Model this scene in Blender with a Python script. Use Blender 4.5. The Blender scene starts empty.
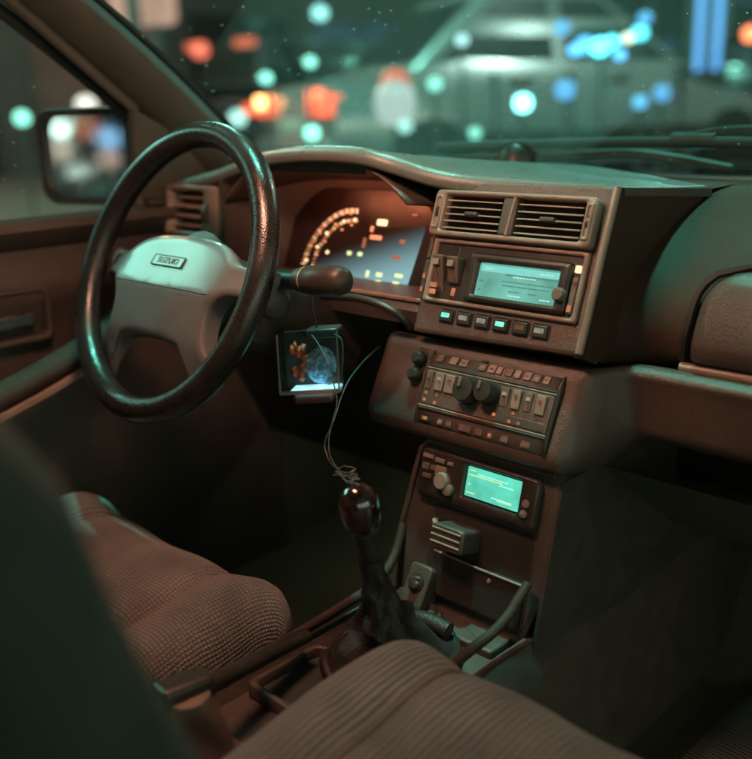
import bpy, bmesh, math, random
from mathutils import Vector, Matrix
random.seed(7)
R = math.radians
scene = bpy.context.scene
COL = scene.collection

# ------------------------------------------------------------------ camera
CAM = Vector((0.6357, -0.637, 0.8452)); YAW, PITCH, ROLL = R(45.23), R(16.014), R(-1.783); FPX = 950.0
_f = Vector((-math.sin(YAW)*math.cos(PITCH), math.cos(YAW)*math.cos(PITCH), -math.sin(PITCH)))
_r = Vector((math.cos(YAW), math.sin(YAW), 0)); _u = _r.cross(_f)
c_r = math.cos(ROLL)*_r + math.sin(ROLL)*_u; c_u = -math.sin(ROLL)*_r + math.cos(ROLL)*_u
cam = bpy.data.cameras.new('camera'); camo = bpy.data.objects.new('camera', cam); COL.objects.link(camo)
m = Matrix((c_r, c_u, -_f)).transposed().to_4x4(); m.translation = CAM; camo.matrix_world = m
cam.sensor_fit = 'HORIZONTAL'; cam.sensor_width = 36; cam.lens = 36*FPX/752
cam.clip_start = 0.02; cam.clip_end = 800
cam.dof.use_dof = True; cam.dof.focus_distance = 1.06; cam.dof.aperture_fstop = 2.6; cam.dof.aperture_blades = 0; cam.dof.aperture_ratio = 0.85
scene.camera = camo
def ray(px, py): return (px-376)/FPX*c_r - (py-379.5)/FPX*c_u + _f
def at(px, py, ax, v):
    d = ray(px, py); return CAM + d*((v-CAM[ax])/d[ax])
def away(px, py, dist):          # the point in that direction at a given distance over the ground
    d = ray(px, py); return CAM + d*(dist/math.hypot(d.x, d.y))

# ------------------------------------------------------------------ world, moon, exposure
w = bpy.data.worlds.new('World'); scene.world = w; w.use_nodes = True
nt = w.node_tree; nt.nodes.clear()
out = nt.nodes.new('ShaderNodeOutputWorld'); add = nt.nodes.new('ShaderNodeAddShader')
b1 = nt.nodes.new('ShaderNodeBackground'); b2 = nt.nodes.new('ShaderNodeBackground')
sky = nt.nodes.new('ShaderNodeTexSky'); sky.sky_type = 'NISHITA'; sky.sun_disc = False
sky.sun_elevation = R(-3); sky.sun_rotation = R(200)
nt.links.new(sky.outputs[0], b1.inputs[0]); b1.inputs[1].default_value = 0.05
b2.inputs[0].default_value = (0.62, 0.70, 0.50, 1); b2.inputs[1].default_value = 0.085      # city glow on low cloud
nt.links.new(b1.outputs[0], add.inputs[0]); nt.links.new(b2.outputs[0], add.inputs[1]); nt.links.new(add.outputs[0], out.inputs[0])
scene.view_settings.view_transform = 'Standard'; scene.view_settings.look = 'None'
scene.view_settings.exposure = 0.0; scene.view_settings.gamma = 1.0
scene.cycles.use_denoising = True
scene.cycles.max_bounces = 8; scene.cycles.transparent_max_bounces = 16
scene.cycles.sample_clamp_indirect = 4.0; scene.cycles.caustics_reflective = False; scene.cycles.caustics_refractive = False
TEAL_W, WARM_L, FILL_BOARD_L = 1250.0, 72.0, 11.0

# ------------------------------------------------------------------ materials
MATS = {}
def mat(name, col, rough=0.5, metal=0.0, var=0.12, vscale=40, bump=0.0, bscale=600, coat=0.0, spec=0.5, dust=0.0, dustcol=(0.35,0.32,0.28), sheen=0.0, rv=.05):
    if name in MATS: return MATS[name]
    m = bpy.data.materials.new(name); m.use_nodes = True; MATS[name] = m
    n, l = m.node_tree.nodes, m.node_tree.links; b = n['Principled BSDF']
    tc = n.new('ShaderNodeTexCoord')
    no = n.new('ShaderNodeTexNoise'); no.inputs['Scale'].default_value = vscale; no.inputs['Detail'].default_value = 5
    l.new(tc.outputs['Object'], no.inputs['Vector'])
    mr = n.new('ShaderNodeMapRange'); mr.inputs[1].default_value = .25; mr.inputs[2].default_value = .75
    mr.inputs[3].default_value = 1-var*1.6; mr.inputs[4].default_value = 1+var*1.6; l.new(no.outputs[0], mr.inputs[0])
    mx = n.new('ShaderNodeVectorMath'); mx.operation = 'SCALE'; mx.inputs[0].default_value = col[:3]; l.new(mr.outputs[0], mx.inputs['Scale'])
    src = mx.outputs[0]
    if dust > 0:
        dn = n.new('ShaderNodeTexNoise'); dn.inputs['Scale'].default_value = 900; dn.inputs['Detail'].default_value = 2; l.new(tc.outputs['Object'], dn.inputs['Vector'])
        dn2 = n.new('ShaderNodeTexNoise'); dn2.inputs['Scale'].default_value = 14; l.new(tc.outputs['Object'], dn2.inputs['Vector'])
        r1 = n.new('ShaderNodeMapRange'); r1.inputs[1].default_value = .56; r1.inputs[2].default_value = .72; l.new(dn.outputs[0], r1.inputs[0])
        r2 = n.new('ShaderNodeMapRange'); r2.inputs[1].default_value = .38; r2.inputs[2].default_value = .72; r2.inputs[4].default_value = dust; l.new(dn2.outputs[0], r2.inputs[0])
        mu = n.new('ShaderNodeMath'); mu.operation = 'MULTIPLY'; l.new(r1.outputs[0], mu.inputs[0]); l.new(r2.outputs[0], mu.inputs[1])
        mi = n.new('ShaderNodeMix'); mi.data_type = 'RGBA'; l.new(mu.outputs[0], mi.inputs['Factor']); l.new(src, mi.inputs[6]); mi.inputs[7].default_value = (*dustcol, 1)
        src = mi.outputs[2]
    l.new(src, b.inputs['Base Color'])
    rr = n.new('ShaderNodeMapRange'); rr.inputs[1].default_value = .3; rr.inputs[2].default_value = .7
    rr.inputs[3].default_value = max(.02, rough-rv); rr.inputs[4].default_value = min(1, rough+rv); l.new(no.outputs[0], rr.inputs[0]); l.new(rr.outputs[0], b.inputs['Roughness'])
    b.inputs['Metallic'].default_value = metal; b.inputs['Specular IOR Level'].default_value = spec
    b.inputs['Coat Weight'].default_value = coat; b.inputs['Coat Roughness'].default_value = .12
    b.inputs['Sheen Weight'].default_value = sheen
    if bump > 0:
        bn = n.new('ShaderNodeTexVoronoi'); bn.inputs['Scale'].default_value = bscale; l.new(tc.outputs['Object'], bn.inputs['Vector'])
        bb = n.new('ShaderNodeBump'); bb.inputs['Strength'].default_value = bump; bb.inputs['Distance'].default_value = .0008
        l.new(bn.outputs['Distance'], bb.inputs['Height']); l.new(bb.outputs[0], b.inputs['Normal'])
    return m
def emit(name, col, s, var=0.0, base=(.02,.02,.02), vscale=60):
    if name in MATS: return MATS[name]
    m = bpy.data.materials.new(name); m.use_nodes = True; MATS[name] = m
    n, l = m.node_tree.nodes, m.node_tree.links; b = n['Principled BSDF']
    b.inputs['Base Color'].default_value = (*base, 1); b.inputs['Roughness'].default_value = .25
    b.inputs['Emission Color'].default_value = (*col, 1); b.inputs['Emission Strength'].default_value = s
    if var:
        tc = n.new('ShaderNodeTexCoord'); no = n.new('ShaderNodeTexNoise'); no.inputs['Scale'].default_value = vscale; l.new(tc.outputs['Object'], no.inputs['Vector'])
        mr = n.new('ShaderNodeMapRange'); mr.inputs[1].default_value = .3; mr.inputs[2].default_value = .7; mr.inputs[3].default_value = s*(1-var); mr.inputs[4].default_value = s*(1+var)
        l.new(no.outputs[0], mr.inputs[0]); l.new(mr.outputs[0], b.inputs['Emission Strength'])
    return m
def fabric(name, col, kind):
    m = bpy.data.materials.new(name); m.use_nodes = True; MATS[name] = m
    n, l = m.node_tree.nodes, m.node_tree.links; b = n['Principled BSDF']
    uv = n.new('ShaderNodeUVMap'); sp = n.new('ShaderNodeSeparateXYZ')
    nz = n.new('ShaderNodeTexNoise'); nz.inputs['Scale'].default_value = 16; nz.inputs['Detail'].default_value = 5; l.new(uv.outputs[0], nz.inputs['Vector'])
    ds = n.new('ShaderNodeVectorMath'); ds.operation = 'SCALE'; ds.inputs['Scale'].default_value = .009; l.new(nz.outputs['Color'], ds.inputs[0])
    ad = n.new('ShaderNodeVectorMath'); ad.operation = 'ADD'; l.new(uv.outputs[0], ad.inputs[0]); l.new(ds.outputs[0], ad.inputs[1]); l.new(ad.outputs[0], sp.inputs[0])
    def wave(sock, pitch):
        a = n.new('ShaderNodeMath'); a.operation = 'MULTIPLY'; a.inputs[1].default_value = 2*math.pi/pitch; l.new(sock, a.inputs[0])
        s = n.new('ShaderNodeMath'); s.operation = 'SINE'; l.new(a.outputs[0], s.inputs[0])
        c = n.new('ShaderNodeMapRange'); c.inputs[1].default_value = -1; l.new(s.outputs[0], c.inputs[0]); return c.outputs[0]
    if kind == 'knit':
        h1, h2 = wave(sp.outputs[0], .0043), wave(sp.outputs[1], .0043)
        mu = n.new('ShaderNodeMath'); mu.operation = 'MULTIPLY'; l.new(h1, mu.inputs[0]); l.new(h2, mu.inputs[1])
        pw = n.new('ShaderNodeMath'); pw.operation = 'POWER'; pw.inputs[1].default_value = .6; l.new(mu.outputs[0], pw.inputs[0]); h = pw.outputs[0]; dist = .0017; lo = .5
    else:
        h = wave(sp.outputs[0], .0068); dist = .0026; lo = .45
    mr = n.new('ShaderNodeMapRange'); mr.inputs[3].default_value = lo; mr.inputs[4].default_value = 1.15; l.new(h, mr.inputs[0])
    nf = n.new('ShaderNodeTexNoise'); nf.inputs['Scale'].default_value = 700; nf.inputs['Detail'].default_value = 3; l.new(uv.outputs[0], nf.inputs['Vector'])
    m2 = n.new('ShaderNodeMapRange'); m2.inputs[1].default_value = .3; m2.inputs[2].default_value = .7; m2.inputs[3].default_value = .7; m2.inputs[4].default_value = 1.3; l.new(nf.outputs[0], m2.inputs[0])
    m3 = n.new('ShaderNodeMapRange'); m3.inputs[1].default_value = .3; m3.inputs[2].default_value = .7; m3.inputs[3].default_value = .66; m3.inputs[4].default_value = 1.22; l.new(nz.outputs[0], m3.inputs[0])
    p1 = n.new('ShaderNodeMath'); p1.operation = 'MULTIPLY'; l.new(mr.outputs[0], p1.inputs[0]); l.new(m2.outputs[0], p1.inputs[1])
    p2 = n.new('ShaderNodeMath'); p2.operation = 'MULTIPLY'; l.new(p1.outputs[0], p2.inputs[0]); l.new(m3.outputs[0], p2.inputs[1])
    sc = n.new('ShaderNodeVectorMath'); sc.operation = 'SCALE'; sc.inputs[0].default_value = col; l.new(p2.outputs[0], sc.inputs['Scale']); l.new(sc.outputs[0], b.inputs['Base Color'])
    bb = n.new('ShaderNodeBump'); bb.inputs['Strength'].default_value = 1; bb.inputs['Distance'].default_value = dist; l.new(h, bb.inputs['Height']); l.new(bb.outputs[0], b.inputs['Normal'])
    b.inputs['Roughness'].default_value = .95; b.inputs['Specular IOR Level'].default_value = .15; b.inputs['Sheen Weight'].default_value = .25; b.inputs['Sheen Roughness'].default_value = .5
    return m
def glass(name, tint=(.9,.97,.95), gloss=.06, dust=.05, speck=.5, dustcol=(.5,.5,.45)):
    m = bpy.data.materials.new(name); m.use_nodes = True; MATS[name] = m
    n, l = m.node_tree.nodes, m.node_tree.links; n.clear()
    o = n.new('ShaderNodeOutputMaterial'); tr = n.new('ShaderNodeBsdfTransparent'); tr.inputs[0].default_value = (*tint, 1)
    gl = n.new('ShaderNodeBsdfGlossy'); gl.inputs['Roughness'].default_value = .04
    fr = n.new('ShaderNodeFresnel'); fr.inputs[0].default_value = 1.35
    ml = n.new('ShaderNodeMath'); ml.operation = 'MULTIPLY'; ml.inputs[1].default_value = gloss*8; ml.use_clamp = True; l.new(fr.outputs[0], ml.inputs[0])
    m1 = n.new('ShaderNodeMixShader'); l.new(ml.outputs[0], m1.inputs[0]); l.new(tr.outputs[0], m1.inputs[1]); l.new(gl.outputs[0], m1.inputs[2])
    df = n.new('ShaderNodeBsdfTranslucent'); df.inputs[0].default_value = (*dustcol, 1)
    d2 = n.new('ShaderNodeBsdfDiffuse'); d2.inputs[0].default_value = (*dustcol, 1)
    dd = n.new('ShaderNodeMixShader'); dd.inputs[0].default_value = .5; l.new(df.outputs[0], dd.inputs[1]); l.new(d2.outputs[0], dd.inputs[2])
    tc = n.new('ShaderNodeTexCoord'); vo = n.new('ShaderNodeTexVoronoi'); vo.inputs['Scale'].default_value = 75; l.new(tc.outputs['Object'], vo.inputs['Vector'])
    rn = n.new('ShaderNodeMapRange'); rn.inputs[1].default_value = .13; rn.inputs[2].default_value = .05; rn.inputs[3].default_value = 0; rn.inputs[4].default_value = speck; l.new(vo.outputs['Distance'], rn.inputs[0])
    gt = n.new('ShaderNodeMath'); gt.operation = 'GREATER_THAN'; gt.inputs[1].default_value = .52; l.new(vo.outputs['Color'], gt.inputs[0])
    mm = n.new('ShaderNodeMath'); mm.operation = 'MULTIPLY'; l.new(rn.outputs[0], mm.inputs[0]); l.new(gt.outputs[0], mm.inputs[1])
    ns = n.new('ShaderNodeTexNoise'); ns.inputs['Scale'].default_value = 6; l.new(tc.outputs['Object'], ns.inputs['Vector'])
    r3 = n.new('ShaderNodeMapRange'); r3.inputs[3].default_value = dust*.4; r3.inputs[4].default_value = dust*1.6; l.new(ns.outputs[0], r3.inputs[0])
    aa = n.new('ShaderNodeMath'); aa.operation = 'ADD'; aa.use_clamp = True; l.new(mm.outputs[0], aa.inputs[0]); l.new(r3.outputs[0], aa.inputs[1])
    m2 = n.new('ShaderNodeMixShader'); l.new(aa.outputs[0], m2.inputs[0]); l.new(m1.outputs[0], m2.inputs[1]); l.new(dd.outputs[0], m2.inputs[2])
    l.new(m2.outputs[0], o.inputs[0]); return m

PL   = mat('dash_plastic', (.082,.058,.048), .35, bump=.55, bscale=750, var=.12, vscale=22, dust=.4)
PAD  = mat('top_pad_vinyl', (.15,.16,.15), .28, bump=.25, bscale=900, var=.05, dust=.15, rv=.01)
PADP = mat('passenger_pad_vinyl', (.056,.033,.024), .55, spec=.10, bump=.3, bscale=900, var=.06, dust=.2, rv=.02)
PLD  = mat('dark_plastic', (.055,.046,.040), .48, bump=.35, bscale=900, var=.12, dust=.30)
PLB  = mat('black_plastic', (.026,.024,.020), .38, var=.15, dust=.25)
PLG  = mat('grey_plastic', (.19,.165,.15), .42, var=.08, dust=.35, bump=.15, bscale=1200)
TRIM = mat('trim_edge', (.24,.18,.15), .36, var=.10, dust=.3)
SLAT = mat('vent_slat', (.34,.27,.23), .38, var=.08, dust=.3)
HUBM = mat('hub_vinyl', (.098,.104,.108), .36, coat=.5, bump=.30, bscale=1100, var=.06, dust=.55)
HUBP = mat('hub_pad_vinyl', (.17,.18,.18), .36, bump=.30, bscale=1100, var=.06, dust=.45)
LEATH= mat('wheel_leather', (.013,.012,.011), .28, var=.18, vscale=25, bump=.30, bscale=600, dust=.18, coat=.2)
CARP = mat('carpet', (.11,.11,.08), .95, var=.35, vscale=300, bump=.6, bscale=1500, spec=.1)
HEAD = mat('headliner', (.20,.18,.16), .9, var=.1)
PILL = mat('pillar_trim', (.075,.066,.055), .6, var=.08, bump=.2, bscale=900)
RUB  = mat('black_rubber', (.012,.012,.011), .6, var=.2)
CHR  = mat('worn_chrome', (.42,.38,.35), .28, metal=1.0, var=.1)
KNIT = fabric('knit_seat_fabric', (.215,.205,.200), 'knit')
RIB  = fabric('ribbed_seat_fabric', (.150,.136,.128), 'rib')
VINY = mat('teal_vinyl', (.030,.042,.034), .85, spec=.2, var=.15, vscale=20, bump=.3, bscale=500)
BOOT = mat('gaiter_leather', (.022,.016,.014), .50, var=.25, vscale=30, bump=.6, bscale=420, spec=.4)
WOOD = mat('polished_knob', (.016,.008,.006), .16, var=.4, vscale=18, coat=.8)
AMB  = emit('amber_legend', (1.0,.36,.16), .42, .5)
AMBD = emit('dim_amber_legend', (1.0,.34,.16), .12, .5)
TEALB= emit('teal_legend', (.25,1.0,.75), 1.1, .4)
WHTB = emit('pale_legend', (.85,.75,.62), .32, .4)
BUTN = mat('button_plastic', (.13,.098,.083), .42, var=.12, dust=.3)
BUTL = mat('light_button_plastic', (.24,.185,.16), .42, var=.12, dust=.3)

# ------------------------------------------------------------------ mesh building
class Fr:
    def __init__(s, O, U=(1,0,0), V=(0,0,1), N=None):
        s.O = Vector(O); s.U = Vector(U).normalized(); s.V = Vector(V).normalized(); s.N = Vector(N).normalized() if N else s.U.cross(s.V)
    def p(s, u, v, h=0): return s.O + s.U*u + s.V*v + s.N*h
    def uv(s, px, py, h=0):
        o = s.O + s.N*h; d = ray(px, py); q = CAM + d*((o-CAM).dot(s.N)/d.dot(s.N)) - o
        return q.dot(s.U), q.dot(s.V)
def raked(O, deg): return Fr(O, (1,0,0), (0, math.sin(R(deg)), math.cos(R(deg))))
WORLD = Fr((0,0,0), (1,0,0), (0,1,0), (0,0,1))
def rrect(u0, u1, v0, v1, r, n=4):
    r = min(r, (u1-u0)/2*.98, (v1-v0)/2*.98); P = []
    for cx, cy, a in ((u1-r, v1-r, 0), (u0+r, v1-r, 90), (u0+r, v0+r, 180), (u1-r, v0+r, 270)):
        for k in range(n+1):
            t = R(a+90*k/n); P.append((cx+r*math.cos(t), cy+r*math.sin(t)))
    return P
def inset(P, d):
    n = len(P); A = sum(P[i][0]*P[(i+1)%n][1]-P[(i+1)%n][0]*P[i][1] for i in range(n)); s = 1 if A > 0 else -1; Q = []
    for i in range(n):
        a, b, c = Vector(P[i-1]), Vector(P[i]), Vector(P[(i+1)%n])
        e1, e2 = (b-a), (c-b)
        if e1.length < 1e-9: e1 = e2
        if e2.length < 1e-9: e2 = e1
        n1 = Vector((-e1.y, e1.x)).normalized()*s; n2 = Vector((-e2.y, e2.x)).normalized()*s
        k = (n1+n2); k = k/max(.35, k.dot(n1)) if k.length > 1e-6 else n1
        Q.append((b.x+k.x*d, b.y+k.y*d))
    return Q
class MB:
    def __init__(s): s.v = []; s.f = []; s.uv = None
    def add(s, V, F):
        o = len(s.v); s.v += [Vector(x) for x in V]; s.f += [tuple(i+o for i in f) for f in F]; return s
    def loops(s, L, cap0=True, cap1=True, closed=True):
        n = len(L[0]); V = [p for lp in L for p in lp]; F = []
        for k in range(len(L)-1):
            for i in range(n if closed else n-1):
                j = (i+1) % n; F.append((k*n+i, k*n+j, (k+1)*n+j, (k+1)*n+i))
        if cap0: F.append(tuple(range(n))[::-1])
        if cap1: F.append(tuple((len(L)-1)*n+i for i in range(n)))
        return s.add(V, F)
    def slab(s, fr, P, h0, h1, b=.001, fn=None):
        f = fn or (lambda u, v: 0); L = [[fr.p(u, v, h0) for u, v in P]]
        if b <= 0: L.append([fr.p(u, v, h1+f(u, v)) for u, v in P])
        else:
            for t in (0, .35, 1): 
                q = inset(P, b*(1-math.cos(t*math.pi/2))) ; L.append([fr.p(u, v, h1-b+b*math.sin(t*math.pi/2)+f(u, v)) for u, v in q])
            L.append([fr.p(u, v, h1+f(u, v)) for u, v in inset(P, b*1.35)])
        return s.loops(L)
    def box(s, fr, u0, u1, v0, v1, h0, h1, b=.001, r=None):
        return s.slab(fr, rrect(u0, u1, v0, v1, r if r is not None else max(b, 1e-4), 2), h0, h1, b)
    def frame(s, fr, O, I, h0, h1, b=.001):
        L = [[fr.p(*p, h0) for p in O], [fr.p(*p, h1-b) for p in O], [fr.p(*p, h1) for p in inset(O, b)], [fr.p(*p, h1) for p in inset(I, -b)], [fr.p(*p, h1-b) for p in I], [fr.p(*p, h0) for p in I]]
        return s.loops(L + [L[0]], False, False)
    def dome(s, fr, P, h0, h1, rim, rings=7, fn=None, ctr=None):
        # pad: vertical wall, rounded rim, then rings closing on the centre, heights from fn
        f = fn or (lambda u, v: 0); L = [[fr.p(u, v, h0) for u, v in P]]
        for k in range(5):
            t = k/4; q = inset(P, rim*(1-math.cos(t*math.pi/2))); L.append([fr.p(u, v, h1-rim+rim*math.sin(t*math.pi/2)+f(u, v)) for u, v in q])
        q = inset(P, rim); cx = sum(a for a, b in q)/len(q); cy = sum(b for a, b in q)/len(q)
        if ctr: cx, cy = ctr
        for k in range(1, rings):
            t = 1-k/rings; L.append([fr.p(cx+(u-cx)*t, cy+(v-cy)*t, h1+f(cx+(u-cx)*t, cy+(v-cy)*t)) for u, v in q])
        n = len(P); s.loops(L, True, False); o = len(s.v); s.v.append(fr.p(cx, cy, h1+f(cx, cy))); b = o-n
        s.f += [(b+i, b+(i+1) % n, o) for i in range(n)]; return s
    def tube(s, P, r, n=8, cap=True, closed=False, sq=1.0, up=None):
        P = [Vector(p) for p in P]; m = len(P); rr = r if isinstance(r, (list, tuple)) else [r]*m; L = []; prev = None
        for i in range(m):
            if closed: t = P[(i+1) % m]-P[i-1]
            else: t = P[min(i+1, m-1)]-P[max(i-1, 0)]
            t.normalize()
            if prev is None:
                a = Vector(up) if up else (Vector((0,0,1)) if abs(t.z) < .9 else Vector((1,0,0)))
            else: a = prev
            a = (a-t*a.dot(t)).normalized(); prev = a; b = t.cross(a)
            L.append([P[i]+a*(math.cos(2*math.pi*k/n)*rr[i]*sq)+b*(math.sin(2*math.pi*k/n)*rr[i]) for k in range(n)])
        if closed: return s.loops(L+[L[0]], False, False)
        return s.loops(L, cap, cap)
    def lathe(s, O, axis, prof, n=24):
        ax = Vector(axis).normalized(); a = (Vector((0,0,1)) if abs(ax.z) < .9 else Vector((1,0,0))); a = (a-ax*a.dot(ax)).normalized(); b = ax.cross(a); O = Vector(O)
        return s.loops([[O+ax*z+a*(math.cos(2*math.pi*k/n)*r)+b*(math.sin(2*math.pi*k/n)*r) for k in range(n)] for r, z in prof])
    def grid(s, fn, nu, nv, uvfn=None, thick=None):
        V = [fn(i/nu, j/nv) for j in range(nv+1) for i in range(nu+1)]
        F = [(j*(nu+1)+i, j*(nu+1)+i+1, (j+1)*(nu+1)+i+1, (j+1)*(nu+1)+i) for j in range(nv) for i in range(nu)]
        if uvfn: s.uv = [uvfn(i/nu, j/nv) for j in range(nv+1) for i in range(nu+1)]
        return s.add(V, F)
LOC = {}
def tag(o, label=None, cat=None, group=None, kind=None):
    if label: o['label'] = label
    if cat: o['category'] = cat
    if group: o['group'] = group
    if kind: o['kind'] = kind
    return o
def thing(name, loc, label, cat, group=None, rz=0):
    o = bpy.data.objects.new(name, None); COL.objects.link(o); o.location = loc; o.rotation_euler = (0,0,rz); o.empty_display_size = .05
    LOC[o] = Vector(loc); return tag(o, label, cat, group)
def build(name, mb, material, parent=None, ang=50, local=False, solid=0, flat=False):
    me = bpy.data.meshes.new(name); me.from_pydata([tuple(v) for v in mb.v], [], mb.f)
    if mb.uv:
        ul = me.uv_layers.new(name='UVMap')
        for lp in me.loops: ul.data[lp.index].uv = mb.uv[lp.vertex_index]
    bm = bmesh.new(); bm.from_mesh(me)
    if not mb.uv: bmesh.ops.remove_doubles(bm, verts=bm.verts, dist=1e-6)
    bmesh.ops.recalc_face_normals(bm, faces=bm.faces); bm.to_mesh(me); bm.free()
    if not flat:
        me.polygons.foreach_set('use_smooth', [True]*len(me.polygons)); me.set_sharp_from_angle(angle=R(ang))
    me.materials.append(material); o = bpy.data.objects.new(name, me); COL.objects.link(o)
    if parent:
        o.parent = parent
        if parent in LOC and not local: o.location = -LOC[parent]
    if solid:
        sm = o.modifiers.new('thickness', 'SOLIDIFY'); sm.thickness = abs(solid); sm.offset = 1 if solid > 0 else -1
    return o
def lerp(a, b, t): return a+(b-a)*t
def spline(P, n=8):
    P = [Vector(p) for p in P]; out = []
    for i in range(len(P)-1):
        p0, p1, p2, p3 = P[max(i-1,0)], P[i], P[i+1], P[min(i+2,len(P)-1)]
        for k in range(n):
            t = k/n; out.append(.5*((2*p1)+(p2-p0)*t+(2*p0-5*p1+4*p2-p3)*t*t+(3*p1-p0-3*p2+p3)*t**3))
    return out+[P[-1]]

# ================================================================== SETTING
GZ = -0.12
ASPH = mat('wet_asphalt', (.035,.036,.036), .34, var=.5, vscale=3, bump=.4, bscale=90)
PAVE = mat('pavement_slab', (.07,.065,.06), .6, var=.2, vscale=4)
def sheet(name, x0, x1, y0, y1, z, material):
    return tag(build(name, MB().add([(x0,y0,z),(x1,y0,z),(x1,y1,z),(x0,y1,z)], [(0,1,2,3)]), material), kind='structure')
sheet('road', -60, 60, -60, 60, GZ, ASPH)
tag(build('pavement', MB().box(WORLD, -13.5, -3.4, -59, 59, GZ, GZ+.13, .02), PAVE), kind='structure')
LINE = mat('road_paint', (.62,.6,.55), .55, var=.2)
for i in range(10):
    tag(build('lane_line', MB().add([(-2.35,-8+5*i,GZ+.004),(-2.23,-8+5*i,GZ+.004),(-2.23,-5+5*i,GZ+.004),(-2.35,-5+5*i,GZ+.004)], [(0,1,2,3)]), LINE), kind='structure')

# ================================================================== CAR SHELL
shell = thing('car_shell', (0,0,0), 'dark car body shell around the cabin with slanting pillar, roof and bonnet', 'car body')
def ybase(x): return .655-.72*min(abs(x),.645)**2
def ws(s, t, off=0):      # windscreen surface: s across -1..1, t up 0..1
    x = .645*s*(1-.07*t); yb = .655-.72*x*x
    return Vector((x, yb-.52*t-.03*math.sin(math.pi*t)*-1+off*.6, .748+.365*t+off*.8))
# floor, firewall, tunnel side
def floorp(u, v):
    y = lerp(1.0, -1.5, v); x = lerp(-.72, .72, u); z = .05
    if y > .55: z = .05+(y-.55)*1.3
    return Vector((x, y, z))
build('floor_carpet', MB().grid(floorp, 30, 40), CARP, shell)
for s_ in (-1,1): build('footwell_side', MB().box(Fr((s_*.70,0,0),(0,1,0),(0,0,1)), .30,.85,.04,.74,-.012,.012,.004), CARP, shell)
build('bulkhead', MB().box(Fr((0,.80,.45),(1,0,0),(0,0,1)), -.72, .72, -.40, .24, -.02, 0, .005), CARP, shell)
for s in (-1, 1):
    # A pillar trim follows the windscreen edge
    L = []
    for k in range(13):
        t = k/12; p = ws(s*.985, t); q = Vector((s*(.690-.03*t), p.y-.068, p.z-.012))
        tdir = (ws(s*.985, min(1,t+.05))-ws(s*.985, max(0,t-.05))).normalized(); wd = (q-p); nrm = tdir.cross(wd).normalized()*(-s)
        if nrm.x*s > 0: nrm = -nrm
        prof = [(0,-.020),(0,.004),(.08,.012),(.3,.017),(.6,.017),(.86,.010),(1,0),(1.05,-.02)]
        L.append([p+wd*a+nrm*b for a, b in prof])
    pl = build('pillar_trim', MB().loops(L), PILL, shell, 50)
    if s < 0: pl['label'] = 'dark slanting windscreen pillar beside the driver window'
    build('pillar_seal', MB().tube([ws(s*.97, k/12, .004) for k in range(13)], .006, 6), RUB, pl)
    def outer(t): p = ws(s*.985, t); return Vector((s*(.702-.03*t), p.y-.078, p.z-.016))
    build('door_seal', MB().tube([outer(k/10) for k in range(11)], .010, 8), RUB, pl)
roof = MB().grid(lambda u, v: Vector((lerp(-.62,.62,u), lerp(.655-.72*(lerp(-.6,.6,u))**2-.52-.01, -1.5, v), 1.112+.03*math.sin(math.pi*u)*(.4+.6*math.sin(math.pi*min(1,v+.1))))), 16, 14)
build('roof_lining', roof, HEAD, shell, solid=.03)
for y0, y1, zb in ((-.64,-.52,.05),(-1.5,-1.3,.4)):
    build('side_pillar', MB().loops([[Vector((-.70,y0,zb)),Vector((-.70,y1,zb)),Vector((-.66,y1,zb)),Vector((-.66,y0,zb))],[Vector((-.70,y0,.70)),Vector((-.70,y1,.70)),Vector((-.66,y1,.70)),Vector((-.66,y0,.70))],[Vector((-.64,y0,1.12)),Vector((-.64,y1+.02,1.12)),Vector((-.60,y1+.02,1.12)),Vector((-.60,y0,1.12))]]), PILL, shell)
build('rear_side_panel', MB().box(Fr((-.69,0,0),(0,1,0),(0,0,1)), -1.5, -.6, .05, .70, -.02, .02, .01), PILL, shell)
PAINT = mat('dark_car_paint', (.10,.13,.14), .25, var=.1, coat=.8)
build('bonnet', MB().grid(lambda u, v: Vector((lerp(-.70,.70,u), lerp(.86-.30*(2*u-1)**2*.5, 1.75-.12*(2*u-1)**2, v),   .672-.12*v*v-.05*(2*u-1)**4)), 16, 12), PAINT, shell, solid=-.01)
build('cowl_panel', MB().grid(lambda u, v: Vector((lerp(-.70,.70,u), lerp(ybase(lerp(-.70,.70,u))-.012, .885, v), .738-.05*v)), 16, 4), PLB, shell, solid=-.01)
wsh = build('windscreen', MB().grid(lambda u, v: ws(2*u-1, v), 24, 12), glass('windscreen_glass', (.93,.98,.96), .022, .012, 1.0))
tag(wsh, 'wide sloping windscreen with dust specks above the dashboard', 'windscreen')

# wiper resting on the lower windscreen
wip = thing('wiper', (.2,.72,.75), 'black wiper blade lying along the bottom of the windscreen', 'wiper')
P = [ws(at(px,py,1,.7).x/.645 if False else s, t, .012) for s, t, px, py in ((-.60,.062,0,0),(-.3,.072,0,0),(0,.075,0,0),(.3,.072,0,0),(.6,.066,0,0))]
P = spline(P, 6)
build('blade', MB().tube(P, .0045, 8, sq=1.7), RUB, wip)
A = spline([ws(.66,.0,.018), ws(.4,.075,.026), ws(.1,.085,.028), ws(-.02,.075,.022)], 6)
build('arm', MB().tube(A, .006, 6), PLB, wip)
build('blade_clip', MB().tube([ws(-.06,.068,.018), ws(.04,.068,.018)], .012, 8), PLB, wip)
w2 = thing('wiper', (-.5,.5,.75), 'second wiper pivot and arm low on the driver side of the windscreen', 'wiper')
build('arm', MB().tube(spline([ws(.05,-.03,.012), ws(-.15,.02,.015), ws(-.34,.012,.014), ws(-.6,.01,.012), ws(-.8,.01,.012)], 6), .007, 6), PLB, w2)
build('pivot_cap', MB().lathe(ws(-.43,.02,.0), (0,.3,1), [(.001,.03),(.022,.028),(.030,.018),(.032,0),(.03,-.02)]), PLB, w2)

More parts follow.
